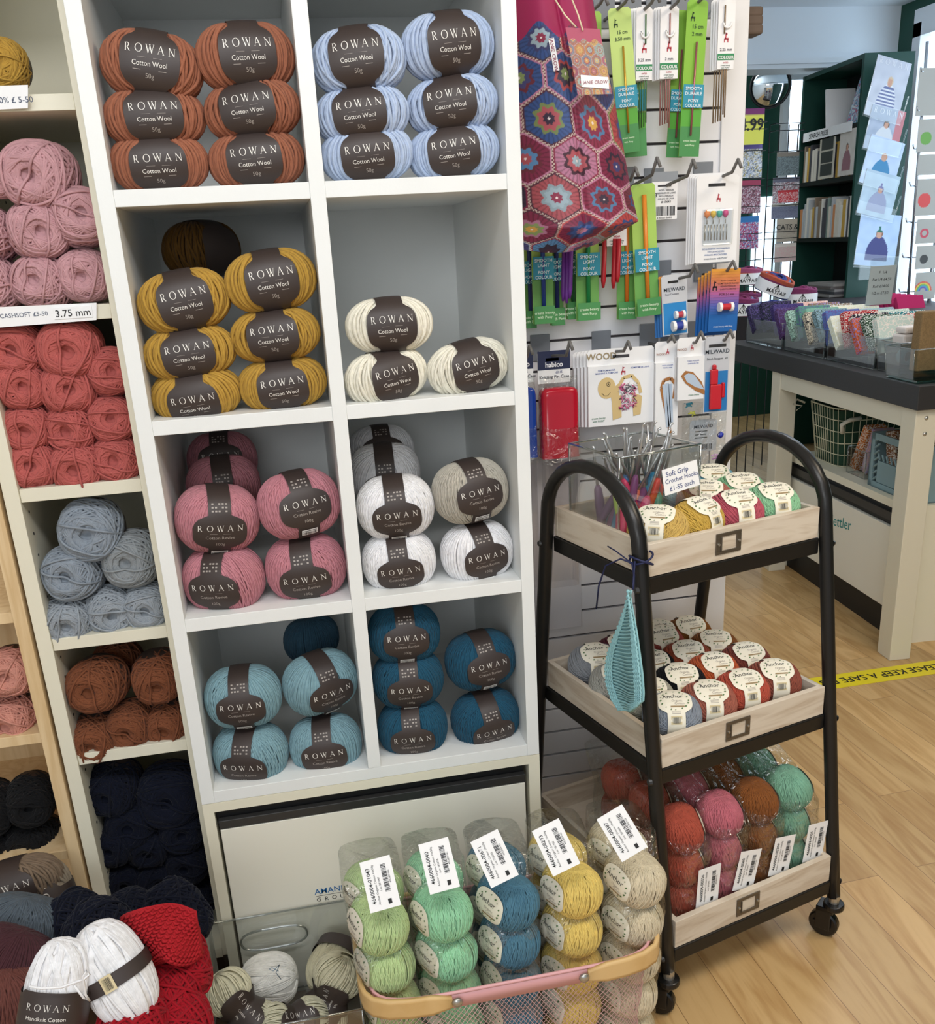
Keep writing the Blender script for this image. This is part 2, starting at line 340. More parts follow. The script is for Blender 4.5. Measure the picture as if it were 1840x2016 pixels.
GRN = M('leaf_green', '5c7a4c', .6); BRN = M('brown_print', '9a8460', .6); BEIGE = M('beige_sticker', 'd9c9a0', .6)
def anchor_print(full=True):
    f, _ = label_fn('an', .0005); mb = MB(); put(mb, text2d('Anchor', .0095), f, -.002, .003, 0); put(mb, text2d('Organic', .0048), f, .003, -.0035, 3); put(mb, text2d('Cotton', .0048), f, .006, -.0078, 3)
    put(mb, rect(-.007, -.0118, .0125, -.0095), f, mi=2)
    rd = random.Random(3)
    for k in range(16):
        a = 2 * PI * k / 16 + rd.uniform(-.1, .1); x, y = .0195 * math.cos(a), .0155 * math.sin(a); l = rd.uniform(.001, .002)
        put(mb, ([(x - l, y), (x, y - l * .7), (x + l, y + l * .5), (x, y + l)], [(0, 1, 2, 3)]), f, mi=1)
    if not full: return mb.mesh('an_print', [INK, GRN, BRN, LSUB, BEIGE])
    put(mb, rect(-.008, -.0345, .0075, -.0235), f, mi=4); g, _ = label_fn('an', .0009); put(mb, bars(.012, .008, 18), g, 0, -.033, 0)
    for k in range(3): put(mb, rect(-.006, -.0205 + k * .0016, .006, -.0199 + k * .0016), f, mi=3)
    return mb.mesh('an_print', [INK, GRN, BRN, LSUB, BEIGE])
CWP, CRP, CRB, ANP = print_cw(), print_cr(), bc_cr(), anchor_print(); ANP2 = anchor_print(False)
cnt = [0]
def ball(kd, loc, rot, color, label, group, sc=1.0, showlabel=True, name='yarn_ball', txt=True):
    """rot = (yaw, pitch, roll) degrees; roll turns the ball about the line of sight"""
    cnt[0] += 1
    mw = T(loc) @ RZ(rot[0]) @ RX(rot[1]) @ RY(rot[2]) @ Matrix.Diagonal((*(sc if isinstance(sc, tuple) else (sc, sc, sc)), 1))
    t = thing(name, label, 'yarn', mw, group)
    ms = BALL[kd]; y = link('yarn', ms[cnt[0] % len(ms)], t, color)
    if cnt[0] % 2 and kd != 'dk': y.matrix_local = RZ(180)
    if kd == 'dk': y.matrix_local = RY(random.choice((0, 90, 180, 270)) * 1.0 + random.uniform(-8, 8))
    if showlabel:
        l = link('label', LBL['patch' if showlabel == 'patch' else kd], t)
        if kd == 'dk': l.matrix_local = T(0, .012, 0) @ RZ(90) @ Matrix.Diagonal((1, .72, 1.04, 1))
        elif txt:
            link('lettering', {'cw': CWP, 'cr': CRP, 'an': ANP2 if showlabel == 'patch' else ANP}[kd], l)
            if kd == 'cr': link('barcode_sticker', CRB, l)
    return t

# ================================================================== THE ROOM
FLOORM = wood_mat('oak_laminate', 'd6b27c', 'ae8149', (9, 1.1, 1), plank=True, rough=.38)
mb = MB(); mb.box(-1.6, 4.8, -3.6, 5.2, H - .05, H); struct(obj('floor', mb, FLOORM))
WALLW = M('white_paint', 'e9ecee', .7, bump=.1, bscale=120); GREENW = M('dark_green_paint', '16483a', .6, bump=.1, bscale=120)
CEIL = M('ceiling_paint', 'e8eef4', .8)
mb = MB(); mb.box(-1.6, 4.8, -3.6, 5.2, 1.77, 1.82); struct(obj('ceiling', mb, CEIL))
mb = MB(); mb.box(-1.6, 1.02, .40, .48, H, 1.77); struct(obj('wall_back', mb, WALLW))
mb = MB(); mb.box(-1.6, -1.55, -3.6, .40, H, 1.77); struct(obj('wall_left', mb, WALLW))
# right wall with a tall glazed opening
mb = MB(); mb.box(3.4, 3.48, 3.36, 3.66, H, 1.77); mb.box(3.48, 4.6, 3.58, 3.66, H, 1.77); mb.box(4.6, 4.68, 3.58, 5.2, H, 1.77); mb.box(3.4, 3.48, -3.6, 3.36, 1.72, 1.77); mb.box(3.4, 3.48, -3.6, 1.4, H, 1.77); mb.box(3.4, 3.48, 1.4, 3.36, H, -.15); struct(obj('wall_right', mb, GREENW))
mb = MB(); mb.box(3.38, 3.5, 3.3, 3.36, -.15, 1.66); mb.box(3.38, 3.5, 1.4, 3.36, 1.6, 1.72); mb.box(3.38, 3.5, 1.4, 3.36, -.2, -.12); mb.box(3.4, 3.46, 2.62, 2.66, -.15, 1.6); fr = struct(obj('window_1', mb, M('white_gloss', 'eef3f8', .35)))
mb = MB(); mb.box(3.44, 3.446, 1.4, 3.32, -.12, 1.6); g = obj('daylit_pane', mb, M('bright_daylight', (0.70, .86, 1, 1), .9, emit=2.0), fr)
# far wall: beam, green wall with a window
mb = MB(); mb.box(1.02, 3.4, 3.5, 3.66, 1.53, 1.77); mb.box(1.02, 3.4, 3.485, 3.5, 1.545, 1.56); mb.box(1.02, 3.4, 3.47, 3.5, 1.52, 1.545); mb.box(1.02, 3.4, 3.48, 3.66, 1.50, 1.52); struct(obj('trim_1', mb, M('beam_paint', 'dfe9f2', .6)))
mb = MB(); FY = 4.55
mb.box(1.02, 4.6, FY, FY + .08, H, 1.77); struct(obj('wall_far', mb, GREENW))
mb = MB(); wx0 = onY(1546, 230, FY).x; wx1 = wx0 + .6
for x0, x1, z0, z1 in ((wx0 - .04, wx0, .2, 1.66), (wx0 - .04, wx1, 1.6, 1.66), (wx0 - .04, wx1, .2, .28)): mb.box(x0, x1, FY - .04, FY + .02, z0, z1)
wf = struct(obj('window_2', mb, MATS['white_gloss'])); wl = M('bright_daylight', (0.70, .86, 1, 1), .9, emit=1.15)
mb = MB(); mb.box(wx0, wx1, FY - .012, FY - .006, .28, 1.6); obj('daylit_pane', mb, wl, wf)
mb = MB(); mb.box(onY(1478, 470, FY).x, wx0 - .05, FY - .012, FY - .006, .15, .95); struct(obj('window_3', mb, wl))
mb = MB(); mb.box(1.02, 1.06, .48, 5.2, H, 1.77); struct(obj('wall_middle', mb, WALLW))
# floor tape
TAPE = M('yellow_tape', 'f2df1c', .4); mb = MB(); a0 = onZ(1585, 1325, H); 
mb.box(-.1, 2.2, .775, .851, H + .0003, H + .0009); tp = obj('floor_tape', mb, TAPE, mw=T(0, 0, 0)); tag(tp, 'yellow warning tape strip stuck across the wooden floor beside the counter leg', 'tape')
mb = MB(); put(mb, text2d('PLEASE KEEP A SAFE DISTANCE', .038, 'L', .014), lambda x, y: Vector((1.905 - x * .95, .827 - y * 1.1, H + .0013))); obj('lettering', mb, INK, tp)

# ================================================================== WHITE SHELF UNIT
t_, w_, ps = .0194, .235, .2805; XR = 2 * w_ + 2 * t_
SH = [0, ps, 2 * ps, 3 * ps, 4 * ps]; DB = .394
un = thing('cubby_shelf_unit', 'tall white laminate shelving unit with two columns of open square cubbies', 'shelf', T(0, 0, 0))
for nm, x0, x1, z0 in (('side_panel', -t_, 0, -t_), ('divider', w_, w_ + t_, 0), ('side_panel', 2 * w_ + t_, XR, -t_)):
    mb = MB(); mb.box(x0, x1, 0, DB, z0, 5 * ps); obj(nm, mb, WLAM, un, bevel=.0006)
for i, z in enumerate(SH):
    if i == 0: mb = MB(); mb.box(0, 2 * w_ + t_, .0005, DB, z - t_, z); obj('bottom_board', mb, WLAM, un, bevel=.0006)
    else:
        for x0 in (0, w_ + t_): mb = MB(); mb.box(x0, x0 + w_, .0008, DB, z - t_, z); obj('shelf_board', mb, WLAM, un, bevel=.0006)
mb = MB(); mb.box(-t_, XR, DB, DB + .004, -t_, 5 * ps); obj('back_panel', mb, WLAM, un)
# base cabinet
bc = thing('base_cabinet', 'white base cabinet with flap front and black grip strip under the shelving unit', 'cabinet', T(0, 0, 0))
mb = MB(); zt = -t_ - .0005; mb.box(-t_, -.0035, 0, DB, H, zt); mb.box(XR - t_ + .001, XR, 0, DB, H, zt); mb.box(-.0035, XR - t_ + .001, 0, DB, zt - .0155, zt); mb.box(-.0035, XR - t_ + .001, .05, DB, H, zt - .0155); obj('body', mb, CLAM, bc)
mb = MB(); mb.box(-.002, .485, .012, .045, -.0665, -.0365); obj('grip_recess', mb, BLK, bc)
mb = MB(); mb.box(.0005, .4845, -.001, .01, -.0665, -.052); obj('grip_strip', mb, CHAR, bc, bevel=.001)
DOOR = M('cream_door', 'e9e6d8', .3)
mb = MB(); mb.box(.0012, .4835, 0, .018, H + .012, -.068); dr = obj('flap_door', mb, DOOR, bc, bevel=.0012)
mb = MB(); mt_ = T(.158, 0, 0); put(mb, text2d('AMANN', .0145, 'C', .006), plane_fn(mt_, -.0004), -.002, -.2145, 0); put(mb, rect(-.027, -.2185, .032, -.2178), plane_fn(mt_, -.0004), mi=1)
for i, ch in enumerate('GROUP'): put(mb, text2d(ch, .0105, 'C', .004), plane_fn(mt_, -.0004), -.023 + i * .0125, -.2285, 1)
obj('lettering', mb, [M('blue_print', '2c6ba5', .5), INK], dr)

# ================================================================== CREAM SHELF UNIT (left)
YB = .06
cu = thing('cream_shelf_unit', 'narrow cream shelving unit holding pink, coral, grey, rust and navy balls', 'shelf', T(0, 0, 0))
xl, xr = -.1965, -.0365
mb = MB(); mb.box(-.2165, xl, YB, .39, -.35, 1.4); obj('side_panel', mb, CLAM, cu, bevel=.0006)
mb = MB()
for j in range(40):
    for y in (YB + .03, YB + .25): mb.tube([(xl - .0006, y, -.3 + j * .032), (xl + .0006, y, -.3 + j * .032)], .0022, 8)
obj('peg_holes', mb, BLK, cu)['kind'] = 'stuff'
mb = MB(); mb.box(xr + .0005, -.0199, YB, .39, -.35, 1.4); obj('side_panel', mb, CLAM, cu, bevel=.0006)
mb = MB(); mb.box(-.2165, -.02, .39, .394, -.35, 1.4); obj('back_panel', mb, CLAM, cu)
CZ = [-.335, .061, .251, .474, .709, .957, 1.2]
for z in CZ: mb = MB(); mb.box(xl + .0003, xr, YB + (.004 if z > -.3 else .0), .39, z - .0185, z); obj('shelf_board', mb, CLAM, cu, bevel=.0006)
mb = MB(); mb.box(-.21, -.03, YB + .05, .38, H, -.354); obj('plinth', mb, BLK, cu)
# price strips
def card_px(name, u0, v0, u1, v1, v2, v3, y, label, mat=WHITEP, th=.0008):
    a, b, c, d = onY(u0, v0, y), onY(u1, v1, y), onY(u1, v2, y), onY(u0, v3, y); mb = MB()
    mb.prism([(p.x, p.z) for p in (d, c, b, a)], y, y + th); return obj(name, mb, mat), a, b, c, d
c1, a, b, c, d = card_px('price_ticket', -30, 606, 190, 596, 630, 647, YB - .001, ''); tag(c1, 'handwritten white ticket strip on the shelf edge between dusty pink and coral balls', 'ticket')
mb = MB(); o = onY(0, 622, YB); put(mb, text2d('CASHSOFT £5-50', .0078, 'L'), plane_fn(T(o.x, YB - .001, o.z)), 0, -.003); obj('lettering', mb, M('pen_ink', '3a4660', .6), c1)
mb = MB(); a, b = onY(104, 606, YB), onY(184, 624, YB); mb.box(a.x, b.x, YB - .0022, YB - .0012, b.z, a.z); c2 = obj('size_ticket', mb, WHITEP); tag(c2, 'small printed size sticker at the right end of the handwritten ticket strip', 'ticket')
mb = MB(); put(mb, text2d('3.75 mm', .0125, 'C', .004), plane_fn(T((a.x + b.x) / 2, YB - .0022, (a.z + b.z) / 2)), 0, -.0045); obj('lettering', mb, INK, c2)
c3, a, b, c, d = card_px('price_ticket', -30, 170, 55, 167, 213, 217, YB - .006, ''); tag(c3, 'white handwritten ticket on the top left shelf edge under the mustard ball', 'ticket')
mb = MB(); o = onY(0, 205, YB - .006); put(mb, text2d('0% £ 5-50', .0095, 'L'), plane_fn(T(o.x, YB - .006, o.z)), 0, .001); obj('lettering', mb, MATS['pen_ink'], c3)

# ================================================================== WOOD SHELF UNIT (far left)
BIRCH = wood_mat('birch_veneer', 'e2c79c', 'c9a673', (14, 14, 1.2), rough=.5)
wu = thing('birch_shelf_unit', 'light birch shelving unit at the left edge with peach and black balls', 'shelf', T(0, 0, 0))
mb = MB(); mb.box(-.239, -.221, YB - .004, .39, H, 1.0); obj('side_panel', mb, BIRCH, wu, bevel=.0006)
mb = MB(); mb.box(-.6, -.239, .39, .394, H, 1.0); obj('back_panel', mb, BIRCH, wu)
for v in (1450, 1690, 1205): z = onY(30, v, YB).z; mb = MB(); mb.box(-.6, -.2392, YB, .39, z - .016, z); obj('shelf_board', mb, BIRCH, wu, bevel=.0006)

# ================================================================== BALLS IN THE CUBBIES
RUST, SKY, MUS, CRM, PNK, WHT, GRG, AQ, TEAL = '#a0654c', '#b6c6e0', '#bb9340', '#eee9d8', '#c6858f', '#f4f3f5', '#bdb7aa', '#86a9b3', '#21536c'
def place(kd, u, v, y, yaw, roll, color, label, group, sc=1.0, pitch=0, **k):
    return ball(kd, onY(u, v, y), (yaw, pitch, roll), color, label, group, sc, **k)
CB = {'top left cubby': ('cw', RUST, 'rust', [(300, 133, 2, -9, 'top left', -4), (483, 115, 6, 2, 'top right', 0), (305, 234, 4, 1, 'middle left', 0), (497, 218, -10, 5, 'middle right', 0), (314, 322, 3, 1, 'bottom left', 10), (505, 316, -4, 3, 'bottom right', 3)]),
      'top right cubby': ('cw', SKY, 'pale blue', [(706, 122, -10, 4, 'top left', -4), (881, 92, 4, 5, 'top right', 5), (712, 228, -10, 4, 'middle left', 0), (889, 208, -14, 5, 'middle right', 0), (722, 305, -4, 4, 'bottom left', 8), (893, 300, -10, 5, 'bottom right', 3)]),
      'mustard cubby': ('cw', MUS, 'mustard', [(363, 593, 6, 8, 'top left', 0), (533, 553, 3, 6, 'top right', 0), (374, 694, 1, 5, 'middle left', 0), (542, 659, -6, 4, 'middle right', 0), (387, 775, -4, 5, 'bottom left', 18), (556, 755, 0, 4, 'bottom right', 5)])}
for cell, (kd, col, cn, lst) in CB.items():
    for u, v, yaw, roll, nm, pt in lst:
        place(kd, u, v, .046, yaw, -roll, col, '%s chunky ball, %s of the pile in the %s' % (cn, nm, cell), '%s balls piled in the %s' % (cn, cell), (1.0, .95, 1.04 if 'top' in nm else .93), pt)
place('cw', 398, 492, .2, 50, 0, '#5a3d12', 'single olive brown ball turned sideways behind the mustard pile', None, 1.05, txt=False)
for u, v, yaw, roll, nm, y in [(766, 640, 0, 1, 'on top of the pile', .05), (760, 741, 16, 8, 'lower left of the pile', .045), (921, 722, 8, 10, 'lower right of the pile', .048)]:
    place('cw', u, v, y, yaw, -roll, CRM, 'cream white chunky ball, ' + nm + ' in the half-empty cubby', 'cream chunky balls', (1, .95, .98))
def rev(cn, col, lst):
    for u, v, yaw, roll, pt, y, s, nm in lst: place('cr', u, v, y, yaw, -roll, col, '%s cotton ball with dark label, %s' % (cn, nm), '%s cotton balls' % cn, s, pt)
rev('dusky pink', PNK, [(438, 905, 0, 0, -10, .29, .95, 'furthest back against the rear panel of its cubby'), (440, 955, 4, 0, 20, .19, .95, 'second from the back of its cubby'), (428, 1020, 6, -7, 14, .062, 1.0, 'top left of the front four'),
    (588, 992, 12, 5, -4, .06, 1.0, 'top right of the front four'), (441, 1138, -18, 1, 8, .058, 1.0, 'bottom left of the front four'), (602, 1116, -4, 4, 15, .06, 1.0, 'bottom right of the front four')])
rev('bright white', WHT, [(750, 890, 0, 0, -10, .26, .93, 'furthest back in its cubby'), (757, 930, -4, 0, 25, .17, .95, 'second from the back of its cubby'), (778, 997, -4, 2, 12, .062, .97, 'stacked upper left at the front'), (785, 1103, -4, 4, 14, .06, .94, 'bottom left at the front'), (938, 1085, 10, 5, 5, .06, .95, 'below the greige ball')])
rev('greige', GRG, [(925, 966, 10, 6, 0, .06, .97, 'on top of a white ball')])
rev('aqua', AQ, [(479, 1370, -4, 0, 5, .06, .98, 'upper left of the four'), (630, 1342, 22, 6, 12, .07, .99, 'upper right of the four'), (494, 1480, -16, -1, 12, .058, .98, 'lower left of the four'), (641, 1463, -6, 3, 4, .06, .96, 'lower right of the four')])
place('cr', 613, 1257, .26, 40, 0, '#35566a', 'slate blue ball lying behind the aqua balls', None, .85, txt=False, showlabel=False)
rev('deep teal', TEAL, [(795, 1245, -2, -1, 0, .07, .95, 'top of the left stack of three'), (803, 1335, -4, 0, 10, .066, .95, 'middle of the left stack of three'), (812, 1430, -8, 2, 10, .06, .95, 'bottom of the left stack of three'),
    (945, 1298, 8, 4, 0, .075, .97, 'upper of the right pair'), (955, 1412, 8, 6, 16, .064, .96, 'lower of the right pair')])

# ---- end-on balls in the cream unit
def dk(lst, cn, col, where, y=.11, s0=1.0):
    for i, (u, v, w, nm) in enumerate(lst):
        yy = y + random.uniform(-.006, .006); p = onY(u, v, yy); pxm = F / (_R.transposed() @ (p - CAM)).y; s = w / pxm / .074 * s0
        ball('dk', p, (random.uniform(-14, 14), random.uniform(-8, 8), 0), col, '%s ball seen end-on, %s %s' % (cn, nm, where), '%s balls %s' % (cn, where), (s, min(1.05, s * 1.05), s * .97))
DP, CO, GB = '#c99a9e', '#bb615b', '#8f98a2'
dk([(80, 347, 132, 'alone on top of the pile'), (2, 352, 70, 'cut off, left of the top row'), (-22, 462, 100, 'cut off, left of the middle row'), (77, 455, 112, 'centre of the middle row'), (157, 430, 108, 'right of the middle row'), (-14, 560, 104, 'cut off, left of the bottom row'), (88, 556, 104, 'centre of the bottom row'), (170, 543, 102, 'right of the bottom row')], 'dusty pink', DP, 'on the pink shelf')
dk([(40, 690, 108, 'left of the top row'), (140, 688, 116, 'centre of the top row'), (215, 732, 92, 'right of the second row'), (44, 757, 98, 'left of the second row'), (136, 764, 104, 'centre of the second row'), (60, 837, 98, 'left of the third row'), (150, 838, 98, 'centre of the third row'), (222, 824, 92, 'right of the third row'), (72, 911, 102, 'left of the bottom row'), (158, 910, 102, 'centre of the bottom row'), (237, 902, 96, 'right of the bottom row')], 'coral', CO, 'on the coral shelf')
dk([(181, 1042, 118, 'topmost'), (147, 1124, 106, 'left of the middle row')], 'blue grey', GB, 'on the grey shelf')
dk([(262, 1098, 106, 'right of the middle row')], 'mid grey', '#92979a', 'on the grey shelf')
dk([(137, 1212, 96, 'left of the bottom row'), (217, 1196, 96, 'centre of the bottom row'), (291, 1190, 88, 'right of the bottom row')], 'pale steel', '#9ba2a9', 'on the grey shelf')
dk([(193, 1345, 104, 'upper left'), (312, 1330, 92, 'upper right'), (190, 1448, 90, 'lower left'), (262, 1424, 88, 'lower centre'), (333, 1420, 80, 'lower right')], 'rust brown', '#7e4a30', 'on the rust shelf')
dk([(232, 1308, 92, 'pushed in behind the upper left')], 'rust brown', '#7e4a30', 'on the rust shelf', .2)
NV = '#080e20'
dk([(224, 1548, 100, 'top left'), (335, 1562, 120, 'top right'), (262, 1612, 100, 'left of the second row'), (357, 1625, 90, 'right of the second row'), (232, 1655, 84, 'left of the third row'), (296, 1655, 84, 'centre of the third row'), (372, 1690, 84, 'right of the fourth row'), (238, 1722, 84, 'left of the fourth row'), (310, 1722, 92, 'centre of the fourth row'), (250, 1780, 84, 'left of the lowest row'), (322, 1785, 88, 'centre of the lowest row'), (385, 1765, 80, 'right of the lowest row')], 'navy', NV, 'in the dark bottom bay', .13)
dk([(5, 130, 96, 'lying on its side')], 'mustard', MUS, 'on the top left shelf', .12)
dk([(22, 1320, 92, 'upper one at the right'), (30, 1408, 90, 'lower one at the right'), (-48, 1400, 90, 'cut off at the left')], 'peach', '#cf9080', 'on the birch shelf', .11)
dk([(62, 1572, 90, 'upper right'), (-18, 1590, 90, 'upper left'), (70, 1655, 96, 'lower right'), (-12, 1668, 96, 'lower left')], 'black', '#121214', 'on the birch shelf', .12)

# ================================================================== TROLLEY
TR = T(.6568, -.0793, 0) @ RZ(15); TL = .33
tz = [.341, .045, -.258]; ts = [0, -.0395, -.0827]; te = [.245, .262, .30]
tro = thing('trolley', 'three-tier black metal trolley with wooden trays and arched ends', 'trolley', TR @ T(0, 0, H))
up = T(0, 0, -H)
def hw(z): return .128 + (.34 - z) * .1255
def leg_c(z): return .127 + (.34 - z) * 0
for x in (-.0135, TL + .0135):
    pts = []
    for z in [-.345 + i * (.33 + .345) / 8 for i in range(9)]: pts.append((x, .127 - hw(z) + .002, z))
    r = hw(.33) - .002
    for k in range(1, 14): a = PI * k / 14; pts.append((x, .127 - r * math.cos(a), .33 + .102 * math.sin(a)))
    for z in [.33 - i * (.33 + .345) / 8 for i in range(9)]: pts.append((x, .127 + hw(z) - .002, z))
    mb = MB(); mb.tube(pts, .0122, 8, mat=up, flat=.9); obj('arched_frame', mb, GUN, tro, smooth=True)
    for z in (tz[0] - .062, tz[1] - .062, tz[2] - .06):
        for sg in (-1, 1):
            mb = MB(); y = .127 + sg * hw(z); sx = -1 if x < .1 else 1; mb.tube([(x + sx * .010, y, z), (x + sx * .0145, y, z)], [.006, .004], 10, mat=up); obj('bolt', mb, CHAR, tro)
TRAY = wood_mat('whitewashed_pine', 'd8ccba', 'b29c82', (3, 3, 22), rough=.65, amt=.7); BRONZE = M('bronze_plate', '6f675c', .4, metal=.7)
for z, s, e in zip(tz, ts, te):
    zb = z - .05; y0, y1 = s, .254 - s
    mb = MB(); rl = lambda a, b, c, d: mb.box(a, b, c, d, zb - .027, zb - .001, mat=up)
    rl(-.002, TL + .002, y0 - .003, y0 + .012); rl(-.002, TL + .002, y1 - .012, y1 + .003); rl(-.004, .010, y0, y1); rl(TL - .010, TL + .004, y0, y1); obj('rail', mb, GUN, tro, bevel=.002)
    mb = MB(); mb.box(.0, TL, y0 - .001, y0 + .009, zb, z, mat=up); fp = obj('tray_front', mb, TRAY, tro, bevel=.0008)
    mb = MB(); mb.box(.0, TL, y1 - .009, y1, zb, z, mat=up); obj('tray_back', mb, TRAY, tro, bevel=.0008)
    for x0 in (0, TL - .009): mb = MB(); mb.box(x0, x0 + .009, y0 + .009, y1 - .009, zb, z, mat=up); obj('tray_side', mb, TRAY, tro, bevel=.0008)
    mb = MB(); mb.box(.009, TL - .009, y0 + .009, y1 - .009, zb, zb + .006, mat=up); obj('tray_floor', mb, TRAY, tro)
    # label holder: plate with a window
    mb = MB(); cx, cz = .147, z - .0235; hl = 1
    for a, b, c, d in ((-.024, .024, .011, .0165), (-.024, .024, -.0165, -.011), (-.024, -.015, -.011, .011), (.015, .024, -.011, .011)): mb.box(cx + a, cx + b, y0 - .003, y0 - .001, cz + c, cz + d, mat=up)
    mb.tube([(cx - .0145, y0 - .0035, cz - .011), (cx - .0145, y0 - .0035, cz + .011)], .0012, 6, mat=up)
    h = obj('label_holder', mb, BRONZE, tro, bevel=.0008)
    mb = MB()
    for dx in (-.0195, .0195): mb.tube([(cx + dx, y0 - .005, cz), (cx + dx, y0 - .003, cz)], .002, 8, mat=up)
    obj('rivet', mb, M('steel', 'b8b6b0', .3, metal=.8), h)
RUB = M('black_rubber', '111112', .3)
for x, y, ang in ((-.0135, .127 - hw(-.345), 40), (TL + .0135, .127 - hw(-.345), 25), (-.0135, .127 + hw(-.345), 20), (TL + .0135, .127 + hw(-.345), 30)):
    cs = link('caster', None, tro, mw=up @ T(x, y, -.345) @ RZ(ang))
    cs.empty_display_size = .01
    mb = MB(); mb.tube([(0, 0, .004), (0, 0, -.016)], .009, 12); obj('stem', mb, MATS['steel'], cs, smooth=False)
    mb = MB(); mb.lathe([(.004, -.01), (.017, -.012), (.018, -.02), (.016, -.024)], 20)
    for sx in (-1, 1): mb.prism([(sx * .013 - .0015, -.02), (sx * .013 + .0015, -.02), (sx * .013 + .0015, -.066), (sx * .013 - .0015, -.066)], .0, .026)
    mb.box(-.0145, .0145, -.004, .026, -.03, -.02); obj('fork', mb, RUB, cs, bevel=.0015)
    mb = MB(); mb.lathe([(.004, -.0085), (.0225, -.0085), (.025, -.006), (.0255, 0), (.025, .006), (.0225, .0085), (.004, .0085)], 28, mat=T(0, .014, -.0595) @ RY(90)); w2 = obj('wheel', mb, RUB, cs, smooth=False)
    mb = MB(); mb.tube([(-.0095, .014, -.0595), (.0095, .014, -.0595)], .004, 10); obj('axle', mb, MATS['steel'], w2)
    mb = MB(); mb.box(-.011, .011, .02, .046, -.046, -.042, mat=RX(-18)); obj('brake_lever', mb, RUB, cs, bevel=.001)

# ---- cotton balls in the trays
AC = [('yellow', '#cfae62', .042, .03, 0, -25), ('golden yellow', '#cda94e', .118, .036, 0, 35), ('rose red', '#b85664', .198, .034, 0, 10), ('mint green', '#93c79c', .278, .036, 0, 8), ('leaf mint', '#8ac092', .286, .118, 0, 0), ('turquoise', '#7bb4c2', .29, .195, 0, 0), ('terracotta', '#aa6b5a', .206, .115, 0, -15), ('sky blue', '#6fb6d0', .215, .195, 0, 0)]
for cn, col, x, y, z, rz in AC:
    p = TR @ Vector((.056 + (x - .042) * .93, max(y + .012, .05), tz[0] - .044 + .041)); ball('an', p, (-6 + rz, -66, 0), col, '%s cotton ball with cream label on the top tray of the trolley' % cn, 'cotton balls on the top tray', 1.1)
A2 = [('silver grey', '#8f9297', .042, .222, 'at the back left corner'), ('light grey', '#a5a49c', .036, .142, 'left side, behind the hanging cloth'), ('stone grey', '#a8a698', .045, .062, 'left side, below the hanging cloth'), ('blue grey', '#8d95a0', .048, -.004, 'front left corner'), ('terracotta', '#a4604f', .128, -.002, 'second in the front row'), ('tomato red', '#b8523f', .207, .0, 'third in the front row'), ('brick brown', '#8f4c3c', .284, .002, 'front right corner'),
      ('black', '#0d0e12', .13, .078, 'middle of the second row'), ('orange', '#c05c34', .213, .082, 'third in the second row'), ('russet', '#7a3d32', .293, .084, 'right end of the second row'), ('jet black', '#0b0c10', .122, .152, 'left of the third row'), ('burnt orange', '#9a4a31', .207, .15, 'middle of the third row'), ('caramel', '#85501f', .284, .16, 'right end of the third row'), ('salmon red', '#a85046', .2, .222, 'middle of the fourth row'), ('ochre brown', '#87541e', .278, .232, 'right end of the fourth row'), ('raspberry', '#984658', .215, .27, 'back row'), ('dark plum', '#5c2530', .11, .232, 'back row beside the silver grey ball')]
for i, (cn, col, x, y, nm) in enumerate(A2):
    zz = tz[1] - .044 + .041 + (.006 if y > .2 else 0); y = min(y * .93 + .018, .25); p = TR @ Vector((.056 + (x - .042) * .90, y, zz))
    ball('an', p, (-6 + random.uniform(-8, 10), -66 + random.uniform(-5, 5), random.uniform(-5, 5)), col, '%s cotton ball on the middle trolley tray, %s' % (cn, nm), 'cotton balls on the middle tray', 1.1)

